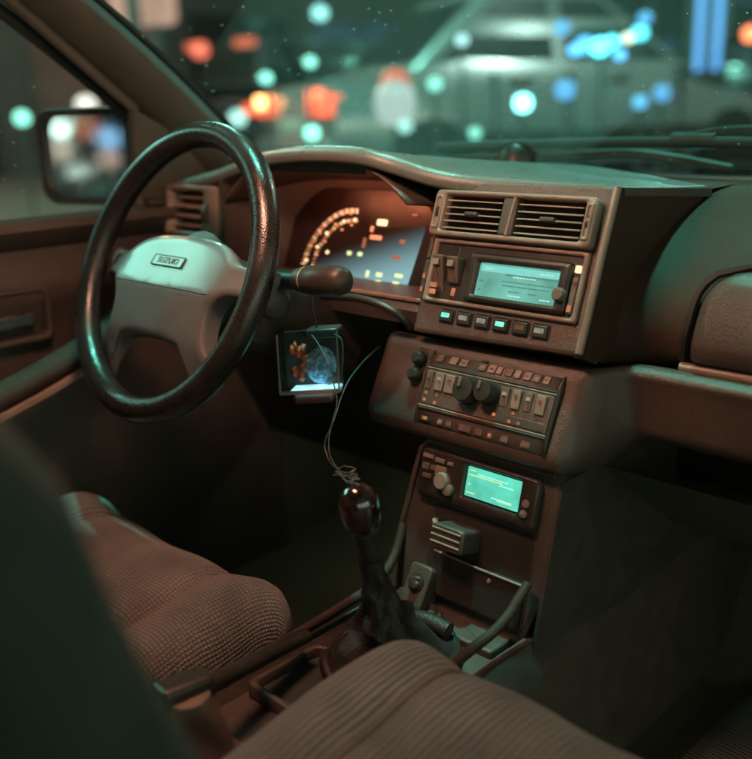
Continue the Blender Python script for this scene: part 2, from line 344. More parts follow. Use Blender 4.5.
# ------------------------------------------------------------------ driver door and its mirror
door = thing('front_door', (-.68,0,.1), 'brown driver door with belt trim, pull handle and dusty window', 'door')
DX = -.66
DOORM = mat('door_vinyl', (.055,.044,.037), .6, bump=.3, bscale=800, dust=.25)
def doorsec(y):
    return [Vector((x+DX, y, z)) for x, z in ((-.05,.04),(.0,.05),(.004,.30),(.006,.44),(-.006,.47),(-.010,.55),(.004,.585),(.010,.60),(.006,.625),(-.004,.64),(-.004,.665),(.016,.682),(.024,.694),(.020,.705),(.0,.711),(-.05,.705))]
build('door_panel', MB().loops([doorsec(y) for y in (-.56,-.4,-.2,0,.15,.28,.40)]), DOORM, door, 40)
ap = spline([(-.585,-.52,.43),(-.575,-.3,.455),(-.570,-.137,.492),(-.580,-.015,.527),(-.61,.05,.55),(-.65,.09,.57)], 8)
arm = build('armrest', MB().tube(ap, [.024]*24+[.024-.0009*k for k in range(len(ap)-24)], 14, sq=.75), mat('armrest_vinyl', (.040,.028,.022), .75, spec=.15, bump=.4, bscale=700, var=.15), door, 70)
build('armrest_trim', MB().tube([p+Vector((.018,0,-.020)) for p in ap], .006, 6), TRIM, arm)
hd = Fr((DX+.002,-.10,.58),(0,1,0),(0,0,1),(1,0,0))
build('handle_bezel', MB().frame(hd, rrect(-.06,.085,-.045,.035,.012), rrect(-.05,.075,-.036,.026,.009), -.012, .010, .002), PLD, door)
build('pull_handle', MB().box(hd, -.045,.06,-.022,-.002,-.005,.006,.003), CHR, door)
build('window_glass', MB().grid(lambda u, v: Vector((-.690+.045*v, lerp(-.55, lerp(.17,-.06,v), u), lerp(.70,1.09,v))), 10, 10), glass('side_glass', (.92,.95,.92), .05, .03, .8, (.55,.48,.40)), door)
sail = [(-.692,.155,.695),(-.692,.40,.695),(-.690,.36,.74),(-.676,.155,.852)]
build('sail_panel', MB().loops([[Vector(p) for p in sail], [Vector(p)+Vector((.022,0,0)) for p in sail]]), PILL, door, 30)
build('window_frame', MB().tube([(-.672,.158,.70),(-.664,.158,.855),(-.645,-.03,1.0),(-.63,-.2,1.10)], .009, 8), PILL, door)
mir = thing('door_mirror', (-.9,.2,.74), 'rectangular driver door mirror with rounded housing, lights reflected in it', 'mirror')
mc = away(86, 157, 1.62); mn = Vector((.30,-.95,.02)).normalized(); mu_ = Vector((0,0,1)).cross(mn).normalized()
MF = Fr(mc, mu_, mn.cross(mu_), mn)
LO = rrect(-.098,.098,-.076,.076,.030,6); LI = rrect(-.086,.086,-.064,.064,.024,6)
build('housing', MB().loops([[MF.p(u*.5, v*.55, -.085) for u, v in LO],[MF.p(u*.85, v*.88, -.065) for u, v in LO],[MF.p(u*.99, v*.99, -.03) for u, v in LO],[MF.p(u, v, 0) for u, v in LO],[MF.p(u*.97, v*.965, .006) for u, v in LO],[MF.p(u, v, .003) for u, v in LI],[MF.p(u, v, -.006) for u, v in LI]]), PLB, mir)
build('mirror_glass', MB().slab(MF, inset(LI,.0005), -.008, -.004, 0), mat('mirror_silver', (.62,.64,.62), .03, metal=1, var=.03), mir)
build('mount', MB().tube([MF.p(.06,-.05,-.045), Vector((-.80,.26,.725)), Vector((-.69,.26,.72))], [.03,.028,.035], 10), PLB, mir)

# ================================================================== DASHBOARD
dash = thing('dashboard', (0,.45,.05), 'brown plastic dashboard with vents, instrument hood and lower beam', 'dashboard')
# rear edge of the top pad, measured left to right
EDGE = spline([(-.665,.215,.742),(-.62,.20,.748),(-.52,.19,.765),(-.42,.183,.788),(-.36,.180,.796),(-.30,.178,.800),(-.22,.180,.799),(-.175,.19,.790),(-.13,.218,.773),(-.08,.236,.765),(0,.243,.761),(.113,.2445,.7575)], 6)
def topfwd(p, t):   # from the edge towards the windscreen base
    yb = .655-.72*p.x*p.x-.004; k_ = min(1, max(0, (p.x+.20)/.313)); yb = lerp(yb, .44, k_) if p.x > -.2 else yb
    z1 = lerp(.752, .7445, k_)
    return Vector((p.x, lerp(p.y, yb, t), lerp(p.z, z1, t**.8)-.0))
nE = len(EDGE)
def topfn(u, v):
    p = EDGE[int(round(u*(nE-1)))]
    if v < .25:
        a = v/.25*math.pi*.75; return Vector((p.x, p.y+.011-.011*math.sin(a)-.0, p.z-.012-.011*math.cos(a)+.0)) if False else Vector((p.x, p.y+.012-.012*math.cos(a-math.pi*.25), p.z-.012+.012*math.sin(a-math.pi*.25)))
    q = topfwd(Vector((p.x, p.y+.012, p.z)), (v-.25)/.75)
    return q
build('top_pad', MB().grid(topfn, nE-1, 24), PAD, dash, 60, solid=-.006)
# passenger side: one rolled profile
PROF = [(.655,.738),(.55,.742),(.46,.737),(.40,.722),(.345,.697),(.305,.667),(.280,.640),(.268,.612),(.268,.585),(.285,.566),(.30,.560)]
PP = spline([(0,a,b) for a, b in PROF], 4)
def passfn(u, v):
    q = PP[int(round(v*(len(PP)-1)))]; x = lerp(.100, .70, u)
    y = q.y if q.y < .5 else min(q.y, .655-.72*x*x-.003)
    f = max(0, 1-(x-.108)/.05)**2; dn = .030*f*min(1, max(0, (.74-q.z)/.08))  # fillet towards the centre stack
    return Vector((x, y-dn, q.z))
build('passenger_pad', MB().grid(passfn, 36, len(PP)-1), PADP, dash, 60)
# cheek of the centre stack (faces the passenger)
UPF = raked((0,.2,.648), 20)
CH = [UPF.p(.1155,.118,-.003), Vector((.1155,.44,.7395)), Vector((.1155,.36,.700)), Vector((.1155,.26,.60)), UPF.p(.1155,-.064,-.03), UPF.p(.1155,-.062,-.003)]
ck = MB().loops([[p+Vector((-.012,0,0)) for p in CH], [p-Vector((.0,0,0)) for p in CH]])
build('stack_cheek', ck, PADP, dash, 30)
build('cheek_cap', MB().slab(Fr((0,0,.7565)), [], 0, 0) if False else MB().loops([[Vector((.085,.2445,.7505)),Vector((.085,.44,.7350)),Vector((.119,.438,.7320)),Vector((.117,.246,.7495))],[Vector((.085,.2445,.7585)),Vector((.085,.44,.7450)),Vector((.119,.438,.7420)),Vector((.117,.246,.7575))]]), PL, dash, 30)
build('windscreen_ledge', MB().grid(lambda u, v: Vector((lerp(-.30,.115,u), lerp(.40, ybase(lerp(-.30,.115,u))-.003, v), .7395+.002*math.sin(v*3))), 12, 8), PADP, dash)
# defroster slot and small ridge on the top pad
sl = Fr((.06,.55,.7425),(1,0,0),(0,1,0))
build('defroster_slot', MB().frame(sl, rrect(-.10,.10,-.012,.012,.004), rrect(-.096,.096,-.009,.009,.003), 0,.003,.001), PLB, dash)
build('sun_sensor', MB().lathe((-.064,.55,.7405), (0,0,1), [(.008,0),(.007,.006),(.002,.010)], 12), PLB, dash)
# upper glove lid with rounded bulge
def glove(u, v):
    x = lerp(.186, .66, u); k = lerp(.678, .578, v); i = min(range(len(PP)), key=lambda q: abs(PP[q].z-k)+(PP[q].y > .4)*9)
    y = .272+max(0,(k-.60))*.30; e = min(1, (min(u*.46, (1-u)*.46, v*.1, (1-v)*.1)/.016)); bul = .020*math.sqrt(max(0,1-(1-e)**2))+.006*math.sin(math.pi*v)
    rc = max(0, 1-v/.38); x += (.045*(1-math.sqrt(max(0,1-rc*rc)))+(1-v)*.010)*(1-u)**3
    return Vector((x, y-bul, k))
gl = build('upper_glove_lid', MB().grid(glove, 40, 24), PL, dash, 60)
GQ = [glove(a, b)+Vector((0,-.001,0)) for a, b in [(0,1)]+[(0,v/10) for v in range(9,0,-1)]+[(u/10,0) for u in range(0,11)]]
build('lid_gap', MB().tube([p+Vector((-.004,-.004,.003)) for p in GQ], .0045, 6), RUB, gl)
build('lid_lip', MB().tube([(.182,.262,.574),(.66,.262,.574)], .006, 8), TRIM, gl)
# lower beam, continuous behind the climate panel
BP = spline([(0,.30,.556),(0,.235,.566),(0,.205,.573),(0,.190,.568),(0,.181,.548),(0,.160,.505),(0,.150,.478),(0,.165,.462),(0,.24,.452),(0,.34,.45)], 4)
def beam(u, v):
    q = BP[int(round(v*(len(BP)-1)))]; x = lerp(-.205, .70, u); e = max(0, 1-(x+.205)/.045); k = 1-math.sqrt(max(0, 1-e*e))
    step = min(1, max(0, (x-.108)/.035)); step = step*step*(3-2*step)
    return Vector((x, q.y+k*.075+step*(.045+0.55*max(0,.566-q.z)), q.z-k*.018*(q.z-.50)/.05+step*.024*max(0,.562-q.z)/.1))
build('lower_beam', MB().grid(beam, 90, len(BP)-1), PL, dash, 50)
# wall behind everything, down to the footwell
build('under_pad', MB().grid(lambda u, v: Vector((lerp(-.70,.70,u), lerp(min(.42,ybase(lerp(-.70,.70,u))-.05), ybase(lerp(-.70,.70,u))+.012, v), .70)), 24, 6), PLB, dash)
for s_ in (-1, 1): build('end_filler', MB().box(Fr((s_*.675,.30,.71),(1,0,0),(0,1,0),(0,0,1)), -.03,.03,-.14,.10,0,.01,.002), PLB, dash)
build('dash_core', MB().box(Fr((0,.42,.5),(1,0,0),(0,0,1),(0,-1,0)), -.66,.68,-.12,.20,-.1,0,.01), PLB, dash)
build('passenger_kick_panel', MB().grid(lambda u, v: Vector((lerp(.10,.70,u), lerp(.24,.42,v), lerp(.452,.32,v))), 6, 6), CARP, dash)
# --- left end: vent tower
LV = raked((-.585,.2,.70), 8)
build('left_end_pad', MB().slab(Fr((-.595,.21,.69),(1,0,0),(0,.14,.99)), [(-.072,-.075),(.085,-.070),(.092,.056),(-.066,.050)], -.12, -.006, .008), PL, dash)
lv = build('left_vent_frame', MB().frame(LV, rrect(-.066,.066,-.038,.040,.006), rrect(-.056,.034,-.030,.031,.003), -.03, .012, .002), TRIM, dash)
lv['label'] = 'side air vent at the far left of the dashboard'
build('vent_recess', MB().box(LV, -.056,.034,-.030,.031,-.028,-.024,0), RUB, lv)
for k in range(4):
    f2 = Fr(LV.p(0,-.021+.0145*k,-.004), LV.U, (0,.97,.15)); build('slat', MB().box(f2, -.055,.033,-.006,.006,-.001,.001,.0006), SLAT, lv)
build('thumb_wheel', MB().lathe(LV.p(.046,0,.004), LV.U, [(.001,-.004),(.017,-.004),(.017,.004),(.001,.004)], 16), PLD, lv)
# --- instrument binnacle
BIN = raked((-.285,.245,.62), 20)
bz = MB()
sect = [(-.47,.0),(-.12,.0)]
build('binnacle_wall', MB().grid(lambda u, v: Vector((lerp(-.50,-.118,u), lerp(.300,.235,abs(2*u-1)**4), lerp(.56,.765,v))), 24, 8), PLD, dash)
build('hood_lining', MB().grid(lambda u, v: Vector((lerp(-.50,-.14,u), lerp(.192,.30,v), lerp(.784-.06*abs(2*u-1.05)**3, .748-.03*abs(2*u-1)**3, v))), 24, 8), PL, dash, solid=.003)
build('binnacle_side', MB().loops([[Vector((-.508,.19,.60)),Vector((-.508,.32,.60)),Vector((-.508,.32,.77)),Vector((-.508,.19,.755))],[Vector((-.498,.19,.60)),Vector((-.498,.32,.60)),Vector((-.498,.32,.77)),Vector((-.498,.19,.755))]]), PLD, dash)
build('binnacle_sill', MB().loops([[Vector((x,.195,.588)),Vector((x,.190,.606)),Vector((x,.200,.616)),Vector((x,.262,.622)),Vector((x,.30,.58))] for x in (-.52,-.40,-.25,-.118)]), PL, dash, 30)
build('sill_trim', MB().tube([(-.50,.197,.6165),(-.118,.197,.6185)], .0028, 6), TRIM, dash)
build('knee_panel', MB().grid(lambda u, v: Vector((lerp(-.64,-.19,u), lerp(.215,.36,v), lerp(.59,.30,v))), 10, 8), PLB, dash)
CLF = Fr((-.285,.255,.62), (1,0,0), (0,math.sin(R(20)),math.cos(R(20))))
clu = build('instrument_face', MB().slab(CLF, [(-.165,-.01),(.142,-.005),(.158,.108),(.150,.124),(-.165,.124)], -.008, 0, .001), mat('cluster_black', (.018,.010,.008), .35, var=.2), dash)
zz = lambda x, y: CLF.uv(280+x/4.7, 190+y/4.7)
CAMB = emit('gauge_amber', (1.0,.30,.13), 1.35); CHOT = emit('gauge_hot', (1.0,.66,.34), 2.0); CYEL = emit('gauge_yellow', (.88,.95,.45), 1.15); CDIM = emit('gauge_dim', (1.0,.28,.15), .45)
for x, y, r in ((125,330,7),(155,360,7),(178,268,7),(212,243,5),(222,203,7),(165,240,4),(190,205,4),(210,165,4),(258,125,5),(263,162,6),(300,112,6),(303,148,7),(293,187,5),(335,112,5),(362,105,4),(355,140,7),(338,165,5),(145,262,4),(172,295,4),(225,293,8)):
    u, v = zz(x, y); s = r/4.7/950*1.3
    build('gauge_mark', MB().slab(CLF, rrect(u-s*1.25, u+s*1.25, v-s*1.15, v+s*1.15, s*1.1, 3), 0, .0015, 0), CHOT if r >= 7 else CAMB, clu)
for ring, (k0, dr, nn, ln) in enumerate(((0,0,34,.0036),(1,.010,22,.0026))):
    ce = Vector(zz(355,330)); e0 = Vector(zz(112,345)); e1 = Vector(zz(365,100))
    for k in range(nn):
        t = k/(nn-1); a0 = math.atan2(e0.y-ce.y, e0.x-ce.x); a1 = math.atan2(e1.y-ce.y, e1.x-ce.x); a0 += 2*math.pi if a0 < 0 else 0
        a = lerp(a0, a1, t); rd = lerp((e0-ce).length, (e1-ce).length, t)*(1-.20*ring)
        dv = Vector((math.cos(a), math.sin(a))); pv = Vector((-dv.y, dv.x)); c = ce+dv*rd
        q = [c+dv*ln+pv*.0006, c+dv*ln-pv*.0006, c-dv*ln-pv*.0006, c-dv*ln+pv*.0006]
        build('gauge_tick', MB().slab(CLF, [(p.x,p.y) for p in q], 0, .0011, 0), CAMB if (k+ring) % 3 else CHOT, clu)
for x, y, w_, h_, mm in ((485,155,62,36,CHOT),(437,185,14,34,CAMB),(455,225,74,26,CAMB),(330,298,24,24,CYEL),(380,303,26,24,CYEL),(415,395,16,40,CYEL),(470,400,36,26,CYEL),(465,432,36,16,CYEL),(562,405,46,22,CYEL),(548,440,36,18,CYEL),(580,245,30,22,CDIM),(400,250,14,60,CDIM),(550,320,50,22,CDIM),(640,120,30,10,CDIM)):
    u, v = zz(x, y); a, b = w_/4.7/950*.62, h_/4.7/950*.52
    build('display_block', MB().slab(CLF, rrect(u-a, u+a, v-b, v+b, min(a,b)*.4, 2), .0008, .003, 0), mm, clu)
GLASS_GLOW = emit('glass_reflection_glow', (.34,.66,.72), .34, .75, vscale=14)  # teal reflection on the instrument glass, painted as a fading glow
_n, _l = GLASS_GLOW.node_tree.nodes, GLASS_GLOW.node_tree.links; _tc = _n.new('ShaderNodeTexCoord'); _mp = _n.new('ShaderNodeVectorMath'); _mp.operation = 'DOT_PRODUCT'
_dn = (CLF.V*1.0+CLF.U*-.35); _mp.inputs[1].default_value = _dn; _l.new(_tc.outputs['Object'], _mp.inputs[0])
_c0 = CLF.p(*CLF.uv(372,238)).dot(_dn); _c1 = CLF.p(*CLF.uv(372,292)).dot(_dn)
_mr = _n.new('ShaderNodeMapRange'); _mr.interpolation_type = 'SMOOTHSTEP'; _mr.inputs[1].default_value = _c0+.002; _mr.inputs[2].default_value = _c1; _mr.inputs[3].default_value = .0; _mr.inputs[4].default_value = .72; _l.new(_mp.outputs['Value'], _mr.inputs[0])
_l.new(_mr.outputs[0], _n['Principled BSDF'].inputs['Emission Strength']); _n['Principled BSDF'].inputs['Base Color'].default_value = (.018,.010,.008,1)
build('painted_glass_reflection', MB().slab(CLF, [zz(*q) for q in ((200,455),(150,340),(330,190),(690,170),(590,478))], 0, .001, 0), GLASS_GLOW, clu)
build('added_glow_strip', MB().box(Fr((-.29,.206,.7735),(1,0,0),(0,-.6,-.8),(0,.8,-.6)), -.14,.03,-.004,.004,0,.002,0), emit('hood_glow', (1.0,.26,.12), 42.0), clu)  # hidden strip added for the red glow under the hood
build('glow_strip_cover', MB().box(Fr((-.29,.2005,.775),(1,0,0),(0,0,1),(0,-1,0)), -.20,.075,-.010,.004,0,.002,0), PLD, clu)  # plate added to keep the glow strip out of view
# --- centre stack, upper module (vents, radio, switches)
up = build('stack_fascia', MB().slab(UPF, [(-.121,-.066),(.1135,-.0605),(.1135,.119),(-.124,.119)], -.03, 0, .004), PL, dash, 30)
build('fascia_edge', MB().tube([UPF.p(.112,.117,-.001), UPF.p(.112,.05,.001), UPF.p(.112,-.02,.001), UPF.p(.110,-.058,-.001)], .0045, 8), TRIM, up)
vb = build('vent_bezel', MB().frame(UPF, rrect(-.119,.101,.0495,.1035,.006), rrect(-.103,.088,.0555,.0985,.003), -.004, .0125, .0015), TRIM, dash)
build('vent_recess', MB().box(UPF, -.1035,.0885,.0552,.0988,-.02,.0008,0), RUB, vb)
build('vent_divider', MB().box(UPF, -.0195,.0005,.0555,.0985,0,.0115,.002), PLD, vb)
build('divider_ridge', MB().tube([UPF.p(-.006,.0555,.0120), UPF.p(-.003,.098,.0120)], .0022, 6), TRIM, vb)
for u0, u1 in ((-.101,-.021),(.002,.085)):
    for k in range(5):
        f2 = Fr(UPF.p(0,.0605+.0080*k,.0062), UPF.U, (0,.97,-.10)); build('slat', MB().box(f2, u0, u1, -.0040, .0040, -.0007, .0007, .0004), SLAT, vb)
    uc = (u0+u1)/2; build('vane_tab', MB().box(UPF, uc-.009, uc+.009, .0745, .0790, .003, .0135, .001), PLD, vb)
for u0, u1 in ((-.1165,-.1055),(.0895,.0985)):
    build('thumb_wheel_slot', MB().frame(UPF, rrect(u0,u1,.057,.097,.002), rrect(u0+.003,u1-.003,.061,.093,.001), .008, .0142, .001), TRIM, vb)
    build('thumb_wheel', MB().lathe(UPF.p((u0+u1)/2,  .077,-.0030), UPF.U, [(.001,-.0020),(.017,-.0020),(.017,.0020),(.001,.0020)], 18), PLB, vb)
for i in range(6):
    u = -.0725+.0263*i
    sw = build('switch_well', MB().frame(UPF, rrect(u-.0112,u+.0112,-.0505,-.0335,.002), rrect(u-.0098,u+.0098,-.0492,-.0348,.0015), -.004,.0018,.0005), PLB, dash)
    build('switch_button', MB().box(UPF, u-.0094,u+.0094,-.0488,-.0352,-.004,.0040,.0012), PLB, sw)
    build('switch_legend', MB().slab(UPF, rrect(u-.0062,u+.0058,-.0440,-.0385,.001), .0038, .0044, 0), (TEALB, WHTB, MATS['pale_legend'], TEALB, AMBD, WHTB)[i], sw)
u, v = UPF.uv(403, 308)
build('dash_emblem', MB().tube([Vector((-.155,.1945,.600)), Vector((-.150,.1940,.6035)), Vector((-.146,.1945,.601)), Vector((-.140,.1940,.604))], .0012, 5), WHTB, dash)

# --- car radio
rad = thing('car_radio', UPF.p(0,-.027,0), 'car radio with pale teal display set under the centre vents', 'radio')
build('surround', MB().frame(UPF, rrect(-.113,.1005,-.0285,.0475,.004), rrect(-.106,.0945,-.0235,.0425,.003), -.002, .0055, .0015), TRIM, rad)
build('chassis', MB().box(UPF, -.106,.0945,-.0235,.0425,-.01,.0015,0), PLB, rad)
for u0, u1, v0, v1, hh in ((-.102,-.086,-.0165,.0265,.010),(-.079,-.063,-.004,.026,.011)):
    k = build('rocker', MB().slab(UPF, rrect(u0,u1,v0,v1,.002), .001, hh, .002, fn=lambda u, v: .35*(v-.008)), BUTN, rad)
    build('rocker_legend', MB().slab(UPF, rrect(u0+.003,u1-.004,v1-.012,v1-.005,.001), hh+.002, hh+.0065, 0), BUTL, k)
build('rocker_pin', MB().tube([UPF.p(-.0665,.022,.012), UPF.p(-.061,.036,.018)], [.0022,.0012], 6), CHR, rad)
for v0 in (-.0085,-.0165):
    build('side_lamp', MB().box(UPF, -.099,-.090,v0-.003,v0+.0025,.010,.0128,.0004), AMB, rad)
build('side_lamp', MB().box(UPF, -.073,-.068,-.018,-.009,.001,.003,.0004), AMB, rad)
scb = build('screen_bezel', MB().frame(UPF, rrect(-.052,.084,-.0205,.0345,.004), rrect(-.0385,.0705,-.0135,.0245,.002), 0, .0075, .002), PLB, rad)
SCR = emit('radio_screen_glow', (.20,.66,.53), .70, .30, vscale=28)
scr = build('screen', MB().box(UPF, -.0385,.0705,-.0135,.0245,0,.003,0), SCR, rad)
DK = emit('screen_ink', (.13,.44,.36), .50); LT = emit('screen_light', (.55,1.0,.8), .85)
mk = MB(); ml = MB()
for row, (v, u0, u1, mb) in enumerate(((.0185,-.030,-.018,ml),(.0185,.044,.062,ml),(.0135,.000,.068,mk),(.0120,.010,.040,ml),(.0060,-.004,.066,mk),(.0015,-.002,.060,mk),(-.0045,.008,.022,mk),(-.0045,.034,.046,mk),(-.0090,.008,.026,ml),(-.0090,.050,.064,ml),(.004,-.035,-.030,mk),(-.006,-.035,-.031,mk))):
    u = u0
    while u < u1:
        wd = random.uniform(.0012,.004); mb.box(UPF, u, min(u+wd,u1), v-.0008, v+.0008, .003, .0033, 0); u += wd+random.uniform(.0005,.0014)
tag(build('screen_print', mk, DK, scr), kind='stuff'); tag(build('screen_print', ml, LT, scr), kind='stuff')
build('screen_band', MB().box(UPF, -.036,.0695,.0150,.0225,.0030,.0031,0), emit('screen_band', (.25,.80,.70), .85), scr)
build('knob', MB().lathe(UPF.p(.077,-.001,.005), UPF.N, [(.0075,0),(.0075,.007),(.006,.009),(.001,.009)], 16), BUTN, rad)
build('indicator', MB().box(UPF, .0865,.0930,.0245,.0325,.001,.005,.001), emit('cream_lamp', (1.0,.72,.42), 1.3), rad)
build('slider', MB().box(UPF, .0860,.0930,-.0195,.020,.0012,.0042,.001), BUTN, rad)
build('slider_lamp', MB().box(UPF, .0870,.0915,-.017,-.010,.004,.0055,.0004), AMB, rad)
build('slider_lamp', MB().box(UPF, .0875,.0920,.011,.015,.004,.0055,.0004), AMBD, rad)

# --- slim side switches between cluster and radio
for v0, v1 in ((-.026,.020),(.022,.047)):
    s_ = build('edge_switch', MB().box(UPF, -.1205,-.1145,v0,v1,-.002,.004,.001), PLD, dash)
for v0 in (-.018,-.002):
    build('edge_lamp', MB().box(UPF, -.1195,-.1158,v0,v0+.006,.0035,.0048,.0003), AMB, dash)

# --- climate control panel
CF = raked((0,.16,.5), 25)
cl = thing('climate_panel', CF.p(0,-.02,0), 'brown climate control panel with two knobs and rows of keys below the radio', 'control panel')
def cfn(u, v): return -.010*max(0,(v-.052)/.022)**2 - .006*max(0,(-v)/.02)**2
build('panel_body', MB().grid(lambda a, b: CF.p(lerp(-.0925,.0905,a), lerp(-.021,.0745,b), .007+cfn(0,lerp(-.021,.0745,b))), 2, 20), PL, cl, 60, solid=-.012)
for s in (-1, 1):
    build('end_seam', MB().tube([CF.p(s*.0915-.001, lerp(-.020,.074,k/14), .0075+cfn(0,lerp(-.020,.074,k/14))) for k in range(15)], .0016, 6), PLB, cl)
for v, m_, r_ in ((.0505,PLB,.0015),(.0480,TRIM,.0012),(-.0005,PLB,.0018),(.0025,TRIM,.0012)):
    build('divider_line', MB().tube([CF.p(-.0915,v,.0075), CF.p(.0895,v,.0075)], r_, 6), m_, cl)
for i, (u, w_) in enumerate(((-.0786,.010),(-.0585,.012),(-.0430,.012),(-.0155,.011),(-.0019,.011),(.0087,.008),(.0219,.010),(.0336,.009),(.0466,.010),(.0591,.010),(.0717,.009))):
    k = build('key', MB().slab(CF, rrect(u-w_/2+.0006, u+w_/2-.0006, .0565, .0662, .001, 2), -.004, .0092, .0008, fn=cfn), BUTL if i % 3 else BUTN, cl)
    if i not in (1, 5): build('key_legend', MB().slab(CF, rrect(u-w_*.20, u+w_*.20, .0600, .0622, .0005, 1), .000, .0096, 0, fn=cfn), (AMBD, WHTB, AMBD, TEALB)[i % 4] if i in (8,) or i % 4 != 3 else WHTB, k)
build('key_slot', MB().box(CF, -.020,-.012,.0660,.0690,.001,.0065,.0005), RUB, cl)
FACE = build('control_face', MB().box(CF, -.0905,.0885,.0045,.0460,.004,.0082,.0006), PL, cl)
cols = [(-.0845,.010,0),(-.068,.013,1),(-.052,.014,1),(.026,.011,0),(.0425,.011,1),(.058,.009,0),(.0745,.012,1)]
for i, (u, w_, t) in enumerate(cols):
    k = build('slide_key', MB().slab(CF, rrect(u-w_/2, u+w_/2, .0225, .0440, .001), .006, .0115 if t else .010, .001, fn=lambda a, b: .10*(b-.033)), BUTL if t else BUTN, cl)
    build('key_legend', MB().box(CF, u-w_*.2, u+w_*.2, .0350, .0385, .008, .0128, 0), AMBD if i % 2 == 0 else WHTB, k)
    build('key_mark', MB().box(CF, u-.0018, u+.0018, .0165, .0195, .008, .0088, 0), AMB if i in (0,1,4) else AMBD, cl)
for u, v in ((-.0845,.0095),(-.068,.0085),(.040,.0085),(.052,.009),(.078,.0095),(.018,.012)):
    build('key_mark', MB().box(CF, u-.002, u+.002, v-.0018, v+.0018, .008, .0088, 0), AMB if u < .06 else AMBD, cl)
build('lower_key_bar', MB().box(CF, .022,.085,.0055,.0150,.006,.0086,.0006), PLD, cl)
for u, v, r in ((-.0215,.031,.0150),(.0060,.0335,.0125)):
    build('knob_base', MB().lathe(CF.p(u,v,.008), CF.N, [(r*1.15,0),(r*1.1,.002),(.001,.002)], 20), PLB, cl)
    kb = MB(); n = 36
    kb.loops([[CF.p(u+math.cos(2*math.pi*i/n)*(rr+(.0005 if i%2 else 0)), v+math.sin(2*math.pi*i/n)*(rr+(.0005 if i%2 else 0)), h) for i in range(n)] for rr, h in ((r,.009),(r*.97,.022),(r*.88,.0255),(r*.5,.0262),(r*.1,.0262))])
    k = build('knob', kb, PLB, cl, 50)
    build('knob_pointer', MB().box(CF, u-r*.15-.004, u+r*.15-.004, v+.001, v+r*.85, .024, .0285, .0006), BUTN, k)
for i, (u, w_) in enumerate(((-.078,.014),(-.055,.008),(-.042,.008),(-.018,.018),(.002,.010),(.018,.007),(.038,.010),(.066,.012))):
    k = build('lower_key', MB().box(CF, u-w_/2, u+w_/2, -.0155, -.0050, -.002, .0062, .0008), BUTN if i != 0 else PLB, cl)
    if i not in (3,): build('key_legend', MB().box(CF, u-w_*.25, u+w_*.25, -.0135, -.0095, .003, .0068, 0), AMB if i in (0,1,5) else AMBD, k)
# switch on the beam left of the panel
rs = build('beam_switch', MB().box(CF, -.1190,-.1020,.0280,.0700,-.012,.004,.003), PLB, dash)
for v in (.036,.056): build('switch_lobe', MB().lathe(CF.p(-.1105,v,.002), CF.N, [(.009,0),(.009,.009),(.006,.013),(.001,.013)], 14), PLB, rs)

# --- second display unit in the lower stack
PF = raked((0,.155,.43), 15)
low = thing('lower_console_stack', (0,.16,.27), 'dark lower centre stack holding the small display and drawer above the gear lever', 'console')
build('face_plate', MB().slab(PF, [(-.120,-.165),(.085,-.165),(.100,-.12),(.104,.024),(.096,.034),(-.086,.034),(-.098,.020)], -.09, -.004, .006), PLD, low, 30)
build('plate_rim', MB().tube([PF.p(-.112,-.110,-.004), PF.p(-.102,-.04,-.002), PF.p(-.095,.018,-.002), PF.p(-.086,.031,-.003), PF.p(0,.0315,-.003), PF.p(.095,.030,-.003)], .0035, 8), PL, low)
build('right_cheek', MB().loops([[PF.p(.1045,.024,-.006),PF.p(.1045,-.17,-.006),Vector((.1045,.78,.04)),Vector((.1045,.78,.46))],[PF.p(.1000,.026,-.006),PF.p(.1000,-.17,-.006),Vector((.1000,.78,.04)),Vector((.1000,.78,.46))]]), PLD, low)
build('lower_recess', MB().slab(PF, rrect(-.060,.086,-.150,-.040,.008), -.01, -.0025, .001), PLB, low)
cap = build('outlet_housing', MB().loops([[PF.p(u*1.0-.011, v-.068, h) for u, v in rrect(-.0235,.0235,-.0135,.0145,.005)] for h in (-.01,.022,.028)]+[[PF.p(u*.9-.011, v*.88-.068, .031) for u, v in rrect(-.0235,.0235,-.0135,.0145,.005)]]), PLD, low, 30)
for k in range(3):
    build('outlet_fin', MB().tube([PF.p(-.032,-.0745+.0078*k,.0315), PF.p(.010,-.0745+.0078*k,.0315)], .0016, 6), TRIM, cap)
build('drawer_front', MB().box(PF, -.046,.082,-.146,-.094,-.005,.004,.003), PLB, low)
build('drawer_lip', MB().tube([PF.p(-.045,-.0935,.004), PF.p(.02,-.0945,.006), PF.p(.081,-.0955,.004)], .0016, 6), TRIM, low)
build('drawer_latch', MB().lathe(PF.p(.038,-.104,.004), PF.N, [(.003,0),(.002,.002),(.0005,.002)], 10), TRIM, low)
build('toggle', MB().tube([PF.p(-.055,-.060,-.002), PF.p(-.048,-.058,.010), PF.p(-.042,-.062,.012)], .0035, 6), TRIM, low)
dis = thing('display_unit', PF.p(0,-.034,0), 'small display unit with bright teal screen low in the centre stack', 'display')
build('casing', MB().frame(PF, rrect(-.086,.083,-.0345,.0225,.006), rrect(-.019,.0605,-.0215,.0175,.003), -.008, .007, .002), PLB, dis)
build('back_plate', MB().box(PF, -.084,.081,-.0330,.0210,-.012,.0005,0), PLB, dis)
ds = build('screen', MB().box(PF, -.0165,.0580,-.0190,.0150,0,.003,0), emit('display_glow', (.13,.78,.56), .90, .25, vscale=30), dis)
YE = emit('display_yellow', (.85,.95,.40), .95); mb = MB(); mw = MB()
